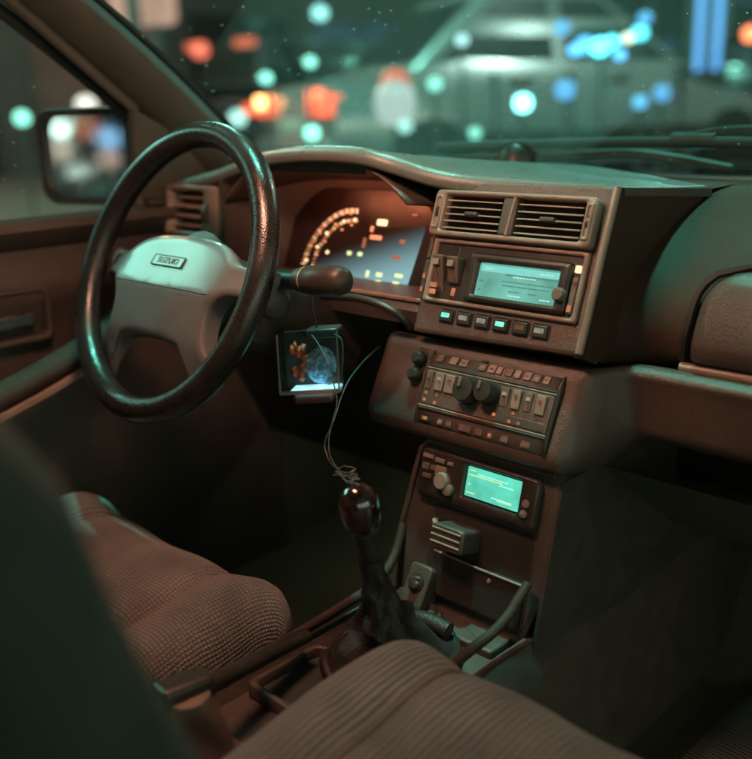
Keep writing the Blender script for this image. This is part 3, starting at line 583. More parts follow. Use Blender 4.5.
for v, u0, u1, q in ((.0115,-.013,-.006,mb),(.0060,-.014,.034,mb),(.0035,.030,.048,mw),(.0085,-.002,.040,mw),(-.005,-.013,-.010,mb),(-.0145,-.014,-.005,mb),(-.0125,.022,.050,mw),(-.0140,.030,.048,mb)):
    u = u0
    while u < u1:
        wd = random.uniform(.001,.003); q.box(PF, u, u+wd, v-.0007, v+.0007, .003, .0033, 0); u += wd+random.uniform(.0005,.001)
tag(build('screen_print', mb, YE, ds), kind='stuff'); tag(build('screen_print', mw, emit('display_pale', (.35,.95,.8), 1.3), ds), kind='stuff')
for u, v, a, b, mm in ((-.074,.0135,.008,.0028,BUTL),(-.056,.0120,.007,.0028,BUTL),(-.040,.0115,.004,.0022,BUTL),(-.076,.0010,.005,.004,BUTN),(-.064,.0015,.004,.003,BUTN),(-.072,-.010,.007,.003,BUTN),(-.052,.000,.008,.006,BUTL)):
    build('key', MB().box(PF, u-a, u+a, v-b, v+b, .004, .0092, .001), mm, dis)
build('dial', MB().lathe(PF.p(-.046,-.010,.006), PF.N, [(.0105,0),(.0105,.006),(.009,.009),(.001,.0092)], 18), BUTL, dis)
build('dial', MB().lathe(PF.p(-.036,-.018,.006), PF.N, [(.007,0),(.007,.006),(.001,.0072)], 16), PLG, dis)
build('key', MB().lathe(PF.p(.071,-.006,.006), PF.N, [(.0048,0),(.0045,.003),(.001,.004)], 12), BUTL, dis)
build('key', MB().lathe(PF.p(.070,-.0175,.006), PF.N, [(.0048,0),(.0045,.003),(.001,.004)], 12), PLG, dis)

# ================================================================== STEERING
W = Vector((-.36,0,.66)); TA = R(24.26)
WF = Fr(W, (1,0,0), (0,math.sin(TA),math.cos(TA)))
sw = thing('steering_wheel', W, 'black four spoke steering wheel with teal lit grey hub pad', 'steering wheel')
build('rim', MB().tube([WF.p(.1735*math.cos(2*math.pi*k/96), .1735*math.sin(2*math.pi*k/96), 0) for k in range(96)], .0162, 18, closed=True, up=WF.N), LEATH, sw, 60)
hr = [(.045,.048),(.075,.043),(.095,.034),(.110,.024),(.135,.020),(.166,.022),(.170,-.012),(.145,-.016),(.122,-.018),(.108,-.026),(.100,-.042),(.100,-.062),(.106,-.082),(.118,-.100),(.129,-.116),(.097,-.145),(.085,-.126),(.077,-.108),(.069,-.096),(.057,-.088),(.03,-.084)]
hp3 = spline([Vector((a,b,0)) for a, b in [(0,.050)]+hr+[(0,-.084)]], 3); hp3 = [(p.x,p.y) for p in hp3]; hp3 = hp3+[(-a,b) for a, b in hp3[::-1][1:-1]]
hubh = lambda u, v: (-.30*max(0, v+.020) - 2.0*max(0,v-.025)**2 if v > -.020 else -.10*(-.020-v)) - .4*u*u - .20*max(0, abs(u)-.10) - .25*max(0, -v-.085)
hub = build('hub_pad', MB().dome(WF, hp3[::-1], -.022, .012, .009, 16, fn=hubh, ctr=(0,.012)), HUBM, sw, 50)
build('pad_seam', MB().tube([WF.p(lerp(-.098,.098,k/16), -.021, .0120+hubh(lerp(-.098,.098,k/16),-.021)) for k in range(17)], .0007, 5), PLD, hub)
BF = Fr(WF.p(-.002,.011,.012+hubh(0,.011)), WF.U, (WF.V-WF.N*.33))
bd = build('badge', MB().slab(BF, rrect(-.0325,.0325,-.0075,.0075,.0015), -.004, .0012, .0006), HUBM, hub)
build('badge_rim', MB().frame(BF, rrect(-.0325,.0325,-.0075,.0075,.0015), rrect(-.0313,.0313,-.0063,.0063,.001), 0, .0018, .0002), PLB, bd)
fc = bpy.data.curves.new('badge_lettering', 'FONT'); fc.body = 'SUZUKI'; fc.size = .0115; fc.extrude = .0004; fc.align_x = 'CENTER'; fc.align_y = 'CENTER'; fc.space_character = 1.15
tmp = bpy.data.objects.new('tmp', fc); COL.objects.link(tmp); dg = bpy.context.evaluated_depsgraph_get(); tme = bpy.data.meshes.new_from_object(tmp.evaluated_get(dg)); bpy.data.objects.remove(tmp)
tme.materials.clear(); tme.materials.append(PLD); mw4 = Matrix((BF.U, BF.V, BF.N)).transposed().to_4x4(); mw4.translation = BF.p(0,0,.0014)
tme.transform(mw4); tme.name = 'badge_lettering'; to = bpy.data.objects.new('badge_lettering', tme); COL.objects.link(to); to.parent = bd
build('hub_back', MB().lathe(WF.p(0,-.01,-.09), WF.N, [(.055,0),(.065,.03),(.072,.055),(.05,.06)], 24), PLB, sw)
colm = thing('steering_column', (-.33,.12,.60), 'dark steering column cover with stalk behind the wheel', 'steering column')
L = []
for t in (0,.2,.6,1):
    o = WF.p(.0,-.015,-.075-.20*t); hw, hh = lerp(.060,.085,t), lerp(.055,.06,t)
    L.append([o+WF.U*(u*hw)+WF.V*(v*hh) for u, v in rrect(-1,1,-1,1,.45,4)])
build('shroud', MB().loops(L), PLB, colm, 40)
ig = MB().lathe((-.262,.075,.625), (.9,-.35,-.1), [(.022,0),(.021,.02),(.014,.026),(.001,.026)], 16); build('ignition_lock', ig, PLD, colm)
SP = spline([(-.31,.085,.640),(-.24,.072,.651),(-.18,.063,.658)], 5)
st = build('stalk', MB().tube(SP, [.013]*4+[.012]*(len(SP)-4), 12), PLB, colm)
ax = Vector((.995,-.06,.09)).normalized(); o = Vector((-.192,.064,.657))
build('stalk_grip', MB().lathe(o, ax, [(.001,0),(.0135,.001),(.0155,.012),(.0150,.018),(.0165,.020),(.0175,.045),(.0170,.070),(.0150,.080),(.010,.085),(.001,.086)], 24), mat('stalk_plastic', (.035,.026,.022), .42, var=.15, dust=.3), st)
build('stalk_ring', MB().lathe(o+ax*.0165, ax, [(.0160,0),(.0160,.0025),(.015,.003)], 24), TRIM, st)
build('column_collar', MB().tube(spline([(-.26,.16,.615),(-.19,.165,.618),(-.145,.175,.605),(-.135,.19,.585)], 6), .005, 10), PLB, colm)

# ================================================================== LOWER CONSOLE, LEVER, HANDBRAKE
con = thing('centre_console', (0,-.1,.05), 'low brown floor console with leather edged rails between the seats', 'console')
CM = mat('console_plastic', (.070,.054,.046), .45, var=.15, dust=.3, bump=.3, bscale=900)
L = []
for y, z in ((.80,.30),(.55,.27),(.30,.255),(.14,.268),(.06,.266),(-.05,.262),(-.14,.262),(-.30,.262),(-.45,.26)):
    L.append([Vector((x,y,zz_)) for x, zz_ in ((-.118,.05),(-.112,z-.02),(-.100,z+.012),(-.088,z+.012),(-.080,z),(.080,z),(.088,z+.012),(.100,z+.012),(.112,z-.02),(.118,.05))])
build('tunnel_cover', MB().loops(L), CM, con, 30)
def rail(P, r=.0058): return MB().tube(spline(P, 6), r, 10)
RAILM = mat('rail_leather', (.040,.028,.022),   .6, spec=.2, var=.2, bump=.5, bscale=600, dust=.15)
build('rail', rail([(-.094,-.30,.274),(-.094,-.16,.283),(-.094,-.05,.288),(-.093,.03,.295),(-.092,.075,.302),(-.098,.112,.320),(-.106,.138,.352)]), RAILM, con, 70)
build('rail', rail([(.092,-.16,.283),(.092,-.05,.300),(.091,.02,.309),(.090,.065,.313),(.090,.092,.322),(.090,.108,.333),(.090,.126,.345)]), RAILM, con, 70)
tr = Fr((0,0,.2745),(1,0,0),(0,1,0),(0,0,1))
build('tray_rim', MB().frame(tr, rrect(-.078,.072,-.135,-.030,.010), rrect(-.070,.064,-.127,-.038,.008), -.012,.004,.002), CM, con)
build('tray_mat', MB().box(tr, -.070,.064,-.127,-.038,-.012,-.008,0), mat('tray_rubber', (.030,.040,.036), .6, var=.2), con)
build('console_strip', MB().box(Fr((0,.137,.278),(1,0,0),(0,.5,.8)), -.062,.062,-.004,.004,-.002,.002,.001), CHR, con)
build('front_ledge', MB().box(Fr((0,.11,.272),(1,0,0),(0,1,0),(0,0,1)), -.075,.075,-.03,.03,-.01,.004,.003), CM, con)
ft = Fr((-.052,.104,.300),(1,0,0),(0,.5,.86))
lt = build('lighter_socket', MB().slab(ft, rrect(-.017,.016,-.026,.026,.005), -.02, .004, .002), CM, con)
build('lighter_knob', MB().lathe(ft.p(-.001,.004,.003), ft.N, [(.0085,0),(.008,.006),(.006,.010),(.001,.011)], 16), CHR, lt)
build('lighter_ring', MB().lathe(ft.p(-.001,.004,.003), ft.N, [(.0115,0),(.0110,.003),(.0095,.003)], 16), PLB, lt)
build('coin_cup', MB().lathe((-.03,.085,.270), (0,0,1), [(.022,0),(.024,.012),(.021,.014),(.019,.004),(.001,.004)], 18), CM, con)
build('cable_roll', MB().tube(spline([(-.035,.058,.285),(-.005,.066,.290),(.025,.070,.286)], 5), [.010]*11, 12), BOOT, con, 70)

gear = thing('gear_lever', (0,.02,.262), 'gear lever with polished dark red knob and wrinkled leather gaiter', 'gear lever')
kb = Vector((-.004,-.030,.452)); base = Vector((-.006,.010,.275))
axis = (kb-base).normalized()
build('knob', MB().lathe(kb-axis*.060, axis, [(.0120,.040),(.0165,.045),(.0200,.054),(.0216,.065),(.0205,.077),(.0160,.087),(.0090,.093),(.001,.0945)], 28), WOOD, gear, 60)
build('shaft', MB().tube([base, kb-axis*.045, kb-axis*.015], [.010,.0105,.014], 14), BOOT, gear)
build('knob_collar', MB().lathe(kb-axis*.0225, axis, [(.0125,0),(.0140,.002),(.0140,.006),(.012,.008)], 20), PLB, gear)
L = []
for k in range(15):
    t = k/14; c = base.lerp(kb-axis*.055, t**1.1); n = 40; row = []
    for i in range(n):
        a = 2*math.pi*i/n; rx = .0125+.052*(1-t)**2.4; ry = .0130+.062*(1-t)**2.4
        wr = 1+(.13*math.sin(a*3+t*9)+.12*math.sin(a*5-t*14+1)+.09*math.sin(a*2+t*26)+.06*math.sin(t*40+a))*math.sin(math.pi*min(1,t*1.02))**.7
        row.append(c+Vector((math.cos(a)*rx*wr, math.sin(a)*ry*wr, .005*math.sin(a*4+t*20)*math.sin(math.pi*t))))
    L.append(row)
build('gaiter', MB().loops(L), BOOT, gear, 70)
gp = [base+Vector((math.cos(2*math.pi*i/40)*.066*(1+.05*math.sin(3*2*math.pi*i/40)), math.sin(2*math.pi*i/40)*.077, .004*math.sin(5*2*math.pi*i/40)-.002)) for i in range(40)]
build('gaiter_hem', MB().tube(gp, .0065, 8, closed=True), BOOT, gear)

hb = thing('handbrake', (-.02,-.24,.262), 'black handbrake lever lying low beside the driver seat', 'handbrake')
HBX = -.015
build('lever', MB().tube(spline([(HBX-.008,-.232,.340),(HBX-.02,-.18,.328),(HBX-.038,-.12,.314),(HBX-.052,-.06,.302)], 5), [.013,.012,.011,.0105,.010]+[.010]*11, 12, sq=.8), PLB, hb)
build('grip_block', MB().slab(Fr((HBX-.008,-.236,.345),(.1,.99,-.05),(-.99,.1,0)), rrect(-.030,.022,-.015,.015,.006), -.012, .012, .005), PLB, hb)
L = []
for k in range(9):
    t = k/8; n = 28; L.append([Vector((HBX+.004+math.cos(2*math.pi*i/n)*lerp(.042,.016,t**.7)*(1+.08*math.sin(4*2*math.pi*i/n+t*9)), -.242+math.sin(2*math.pi*i/n)*lerp(.050,.020,t**.7)*(1+.08*math.sin(5*2*math.pi*i/n-t*7)), lerp(.266,.345,t))) for i in range(n)])
build('gaiter', MB().loops(L), mat('brown_gaiter', (.16,.12,.10), .45, var=.2, vscale=30, bump=.3, bscale=500), hb, 60)

# ================================================================== SEATS
def cushion(x0, x1, yf, yb, ztop, drop, bol, front, amp, dip, nu=60, nv=70):
    # path: along the top from back to front, then over the nose and down; across: rounded sides and raised bolsters
    path = [Vector((0,yb,ztop-.055)), Vector((0,lerp(yb,yf,.35),ztop-.042)), Vector((0,lerp(yb,yf,.7),ztop-.012)), Vector((0,yf-.075,ztop)), Vector((0,yf-.035,ztop-.006)), Vector((0,yf-.008,ztop-.030)), Vector((0,yf,ztop-.065)), Vector((0,yf-.012,ztop-.12)), Vector((0,yf-.03,ztop-.17))]
    S = spline(path, 10); d = [0]
    for i in range(1, len(S)): d.append(d[-1]+(S[i]-S[i-1]).length)
    tot = d[-1]
    def ev(t):
        q = t*tot; i = 1
        while i < len(S)-1 and d[i] < q: i += 1
        k = (q-d[i-1])/max(1e-9, d[i]-d[i-1]); p = S[i-1].lerp(S[i], k); tn = (S[min(i+1,len(S)-1)]-S[max(i-2,0)]).normalized(); return p, Vector((0,-tn.z,tn.y))
    wdt = (x1-x0); per = wdt+2*drop
    def fn(u, v):
        p, n = ev(v); q = (u-.5)*per; r = .055; half = wdt/2; aq = abs(q); sg = 1 if q > 0 else -1
        if aq < half-r: dx, dz = aq, 0
        elif aq < half-r+r*math.pi/2: a = (aq-half+r)/r; dx, dz = half-r+r*math.sin(a), r*(1-math.cos(a))
        else: dx, dz = half+.004*math.sin((aq-half)*20), r+(aq-(half-r+r*math.pi/2))
        bx = half-bol; b = amp*math.exp(-((dx-(half-bol*.45))/(bol*.42))**2) - dip*math.exp(-((dx-bx)/.008)**2)
        b -= .010*math.exp(-((v*tot-front)/.007)**2)*(1 if dx < bx else 0)
        b += .0025*math.sin(q*37+v*11)*math.sin(v*23+q*9)
        nn = Vector((0,n.y,n.z)); down = Vector((0,n.y*.4,n.z if n.z > .3 else .3)).normalized()
        return Vector(((x0+x1)/2+sg*dx, p.y, p.z)) + nn*b - down*dz
    pip = []
    for sg in (-1, 1):
        u_ = .5+sg*(wdt/2-bol)/per; pip.append(MB().tube([fn(u_, .06+.86*k/60)+Vector((0,0,.0012)) for k in range(61)], .0026, 8))
    return MB().grid(fn, nu, nv, lambda u, v: (u*per, v*tot)), pip
def backrest(x0, x1, yb, zb, ang, ln, th=.11):
    F = Fr(((x0+x1)/2, yb, zb), (1,0,0), (0,-math.sin(R(ang)),math.cos(R(ang)))); hw = (x1-x0)/2; L = []
    for h, s in ((-th,.88),(-th*.85,.97),(-th*.3,1),(.0,.98),(.018,.93)):
        L.append([F.p(u*s, ln/2+(v-ln/2)*(1-(1-s)*.5), h) for u, v in [(a*(1-.12*max(0,b-ln*.6)/ln/.4), b) for a, b in rrect(-hw,hw,0,ln,.07,6)]])
    L.append([F.p(p_[0]*.80, ln/2+(p_[1]-ln/2)*.9, .004) for p_ in rrect(-hw,hw,0,ln,.07,6)])
    return MB().loops(L), F
drv = thing('driver_seat', (-.345,-.3,.05), 'brown knitted driver seat with rounded front corner by the gear lever', 'seat')
cm_, pp_ = cushion(-.565,-.098,-.030,-.52,.338,.10,.105,.33,.012,.014); cu_ = build('cushion', cm_, KNIT, drv, 80)
PIPE = mat('seat_piping', (.10,.085,.075), .7, var=.2)
for q_ in pp_: build('piping', q_, PIPE, cu_, 60)
mbk, F = backrest(-.56,-.09,-.50,.30,22,.58); build('backrest', mbk, mat('seat_cloth', (.135,.10,.08), .95, var=.15, vscale=60, bump=.5, bscale=300, spec=.1), drv, 60)
build('head_restraint', MB().dome(F, rrect(-.12,.12,.62,.78,.05,6), -.09, .01, .03), MATS['seat_cloth'], drv, 60)
for s in (-.05,.05): build('restraint_post', MB().tube([F.p(s,.54,-.04), F.p(s,.66,-.04)], .006, 8), CHR, drv)
build('seat_base', MB().box(WORLD, -.54,-.12,-.50,-.08,.05,.255,.02), PLB, drv)
pas = thing('passenger_seat', (.345,-.3,.05), 'brown ribbed passenger seat cushion in the foreground with raised teal armrest', 'seat')
cm_, pp_ = cushion(.062,.585,-.045,-.60,.377,.10,.10,9.0,.006,.005); cu_ = build('cushion', cm_, RIB, pas, 80)
for q_ in pp_: build('piping', q_, PIPE, cu_, 60)
mbk, F = backrest(.10,.58,-.60,.34,36,.62); build('backrest', mbk, MATS['seat_cloth'], pas, 60)
build('seat_base', MB().box(WORLD, .12,.55,-.55,-.10,.05,.285,.02), PLB, pas)
AR = spline([(.235,-.385,.36),(.235,-.425,.43),(.235,-.462,.52),(.235,-.490,.60),(.235,-.510,.68),(.235,-.522,.74)], 5)
ar = build('armrest', MB().tube(AR, [.030,.038,.045]+[.050]*17+[.047,.043,.038,.030,.020,.008], 20, sq=1.15, up=(0,1,0)), VINY, pas, 60)
ar['label'] = 'raised padded dark teal armrest close to the camera'

MATM = fabric('ribbed_mat_rubber', (.070,.082,.066), 'rib')
def matfn(u, v):
    x, y = lerp(.165,.60,u), lerp(.02,.70,v); z = .062+.004*math.sin(u*9)*math.sin(v*7)+(max(0,y-.55)*1.3)
    return Vector((x+.02*math.sin(v*3), y, z))
fm = build('floor_mat', MB().grid(matfn, 24, 30, lambda u, v: (v*.68, u*.435)), MATM, None, 60, solid=.006); tag(fm, 'dark ribbed floor mat in the passenger footwell', 'floor mat')
# ================================================================== HANGING CASE AND WIRES
case = thing('clear_gift_case', (-.22,.10,.50), 'small clear case with blue rose hanging under the steering column', 'case')
KF = Fr((-.222,.10,.548),(.975,-.02,.21),(-.03,.02,1)); KF.O = at(311,361,1,.10); KF.U = Vector((.80,.58,.06)).normalized()*.80; KF.V = Vector((-.05,.04,1)).normalized(); KF.N = KF.U.cross(KF.V).normalized()
ACR = glass('case_acrylic', (.93,.97,.96), .05, .008, .10)
bx = MB()
for sgn in (-1, 1): bx.box(Fr(KF.p(0,0,.016*sgn), KF.U, KF.V), -.0368,.0368,-.037,.037,-.0006,.0006,.0003)
bx.box(Fr(KF.p(-.046,0,0), KF.N, KF.V), -.0155,.0155,-.037,.037,-.0006,.0006,.0003); bx.box(Fr(KF.p(.046,0,0), KF.N, KF.V), -.0155,.0155,-.037,.037,-.0006,.0006,.0003)
build('case_shell', bx, ACR, case)
for u, v0, v1 in ((-.0462,-.037,.037),(.0462,-.037,.037)):
    build('case_edge', MB().tube([KF.p(u,v0,.0165), KF.p(u,v1,.0165)], .0012, 6), PLG, case)
build('case_edge', MB().tube([KF.p(-.046,-.037,.0165), KF.p(.046,-.037,.0165)], .0012, 6), PLG, case)
build('case_lid', MB().box(KF, -.002,.047,.030,.041,-.016,.016,.002), mat('lid_smoke', (.05,.06,.06), .3), case)
build('case_back', MB().box(KF, -.045,.045,-.036,.036,-.0150,-.0135,.0005), mat('case_card', (.030,.040,.036), .7, var=.4, vscale=90), case)
build('light_base', MB().box(KF, -.030,.044,-.0365,-.0325,-.013,.0145,.001), emit('case_led', (.42,.85,.95), 1.5, .5, vscale=90), case)
build('base_lip', MB().box(KF, -.046,.046,-.0372,-.0330,.0150,.0172,.0004), PLG, case)
build('hook_foot', MB().box(KF, -.028,.034,-.052,-.040,-.006,.010,.004), mat('foot_plastic', (.12,.055,.04), .4), case)
BLU = mat('blue_petal', (.28,.55,.82), .55, var=.55, vscale=160)
rose = build('rose', MB().lathe(KF.p(.014,-.006,-.002), KF.N, [(.004,0),(.005,.006),(.001,.010)], 12), BLU, case)
for k in range(17):
    a0 = k*2.4; rr = .0035+.0190*(k/16)**.8; c = (.014+rr*.55*math.cos(a0), -.006+rr*.55*math.sin(a0))
    def pet(u, v, a0=a0, rr=rr, k=k):
        a = a0+(u-.5)*2.2; r = rr*(.45+.65*v); h = .010-.010*(k/16)+.006*math.sin(v*2.0)-.004*v*(k/16)
        return KF.p(.014+r*math.cos(a), -.006+r*math.sin(a), h-.004+.0012*math.sin(u*6+k))
    build('petal', MB().grid(pet, 6, 4), BLU, rose, solid=.0006)
def leaf(u, v):
    return KF.p(.022+.020*u, -.026+.010*(v-.5)*math.sin(math.pi*min(1,u+.08))+.004*u, .004+.004*math.sin(3*u))
build('leaf', MB().grid(leaf, 6, 4), mat('pale_leaf', (.25,.45,.55), .5, var=.2), rose, solid=.0006)
ORG = mat('orange_petal', (.55,.11,.045), .55, var=.3, vscale=150)
fig = build('orange_flower', MB().lathe(KF.p(-.017,.010,-.002), KF.N, [(.003,0),(.005,.004),(.004,.008),(.001,.010)], 14), ORG, case)
for k in range(16):
    a = k*.85; u0, v0 = -.018+.009*math.cos(a*1.7), .006+.018*math.sin(a*.9)-.004*(k%3)
    build('petal', MB().grid(lambda u, v, u0=u0, v0=v0, a=a: KF.p(u0+(u-.5)*.011*math.cos(a)-(v-.5)*.006*math.sin(a), v0+(u-.5)*.011*math.sin(a)+(v-.5)*.006*math.cos(a), .002+.005*math.sin(math.pi*u)), 4, 3), ORG, fig, solid=.0006)
hang = [KF.p(.01,.100,-.01), KF.p(.006,.07,-.004), KF.p(.012,.041,0)]
build('hanger', MB().tube(spline(hang, 5), .0011, 6), RUB, case)
CORD = mat('grey_teal_cable', (.05,.085,.085), .5, var=.1)
def wpt(px, py, y): return at(px, py, 1, y)
w1 = [wpt(312,335,.083),(wpt(320,347,.080)),wpt(329,366,.078),wpt(334,385,.078),wpt(337,402,.075),wpt(333,420,.068),wpt(329,438,.058),wpt(330,455,.046),wpt(338,469,.030),wpt(346,475,.020)]
tag(build('cable', MB().tube(spline(w1, 8), .0008, 7), CORD), 'thin pale cable from the clear case lid to the coil on the knob', 'cable')
w2_ = [wpt(334,334,.085),wpt(341,339,.084),wpt(343,352,.083),wpt(342,372,.084),wpt(341,380,.09)]
tag(build('cable', MB().tube(spline(w2_, 8), .0008, 7), CORD), 'short looped cable at the right edge of the clear case', 'cable')
w3 = [wpt(381,345,.215),wpt(373,352,.165),wpt(362,363,.13),wpt(349,380,.10),wpt(341,398,.080),wpt(334,420,.062),wpt(326,438,.050),wpt(325,448,.045),wpt(329,460,.040),wpt(336,468,.032),wpt(341,473,.028)]
tag(build('cable', MB().tube(spline(w3, 8), .0008, 7), mat('dark_cable', (.05,.05,.045), .5)), 'dark cable running from under the dashboard down to the coil', 'cable')
ca, cb = wpt(343,470,.015), kb+axis*.036
pts = []
for k in range(64):
    t = k/63; c = ca.lerp(cb, t); a = t*2*math.pi*5.3; r = .0115*(1-.55*t)*(1+.35*math.sin(k*1.7))
    pts.append(c+Vector((r*math.cos(a), r*.8*math.sin(a), .30*r*math.sin(a*1.3))))
tag(build('coiled_wire', MB().tube(pts, .0011, 6), CORD), 'tangled pale coil of wire standing on the gear knob', 'wire')

# ================================================================== DOME LAMP (added, unseen; stands in for the warm cabin light)
dl = thing('added_dome_lamp', (-.10,-.16,1.10), 'warm dome lamp on the roof lining above the front seats', 'lamp')  # added lamp, stands in for the warm cabin light
build('housing', MB().box(Fr((-.10,-.16,1.108),(1,0,0),(0,-1,0),(0,0,-1)), -.115,.115,-.062,.062,-.006,.006,.004), PLG, dl)
build('lens', MB().box(Fr((-.10,-.16,1.100),(1,0,0),(0,-1,0),(0,0,-1)), -.10,.10,-.05,.05,0,.010,.004), emit('added_dome_lens', (1.0,.47,.30), WARM_L), dl)

for x_, y_, z_, lab in ((.38,.255,.440,'passenger'),(-.40,.45,.372,'driver')):  # unseen lamps added to lift the dark footwells
    fl = thing('added_footwell_lamp', (x_,y_,z_), 'dim courtesy lamp under the dashboard on the %s side' % lab, 'lamp')  # added fill lamp, unseen
    build('housing', MB().box(Fr((x_,y_,z_),(1,0,0),(0,-1,0),(0,0,-1)), -.075,.075,-.03,.03,-.012,0,.002), PLB, fl)
    build('lens', MB().box(Fr((x_,y_,z_),(1,0,0),(0,-1,0),(0,0,-1)), -.065,.065,-.022,.022,0,.004,.001), emit('footwell_fill_lens', (.85,.90,.58), 6.0), fl)
# ================================================================== STREET OUTSIDE
TEALL = (.30,1.0,.78)
def spot(name, parent, loc, col, watts, radius=.15):
    d = bpy.data.lights.new(name, 'POINT'); d.color = col; d.energy = watts; d.shadow_soft_size = radius
    o = bpy.data.objects.new(name, d); COL.objects.link(o); o.location = loc; o.parent = parent; o.matrix_parent_inverse = Matrix.Translation(-LOC[parent]); return o
STEEL = mat('street_steel', (.10,.11,.11), .5, metal=.6)
def added_street_lamp(x, y, h, reach, label, col, watts, s):  # lamps added to light the cabin, the sedan and the street
    t = thing('added_street_lamp', (x,y,GZ), label, 'street lamp', 'street lamps')  # lamp added as a light source
    build('pole', MB().tube([(x,y,GZ),(x,y,GZ+h*.5),(x,y,GZ+h)], [.09,.07,.05], 10), STEEL, t)
    build('arm', MB().tube(spline([(x,y,GZ+h-.1),(x+reach*.5,y,GZ+h+.25),(x+reach,y,GZ+h+.2)], 5), .04, 8), STEEL, t)
    hx = x+reach; z = GZ+h+.16
    build('lamp_head', MB().slab(Fr((hx,y,z),(1,0,0),(0,1,0),(0,0,1)), rrect(-.30,.30,-.13,.13,.06), 0, .10, .03), STEEL, t)
    build('added_lamp_lens', MB().slab(Fr((hx,y,z-.005),(1,0,0),(0,-1,0),(0,0,-1)), rrect(-.24,.24,-.10,.10,.05), 0, .02, .005), emit('lens_'+label[:14], col, s), t)
    spot('added_lamp_light', t, (hx,y,z-.12), col, watts, .10)
added_street_lamp(-2.5, .62, 5.6, 2.0, 'tall teal street lamp leaning over the front of the car', (.20,1.0,.78), TEAL_W, 40)  # added light source
added_street_lamp(-11.0, 3.0, 5.0, 1.4, 'warm street lamp on the far pavement before the brown wall', (1.0,.52,.28), 600, 12)  # added light source
added_street_lamp(-11.0, 20.0, 5.0, 1.4, 'teal street lamp on the far pavement down the road', TEALL, 160, 5)  # added light source

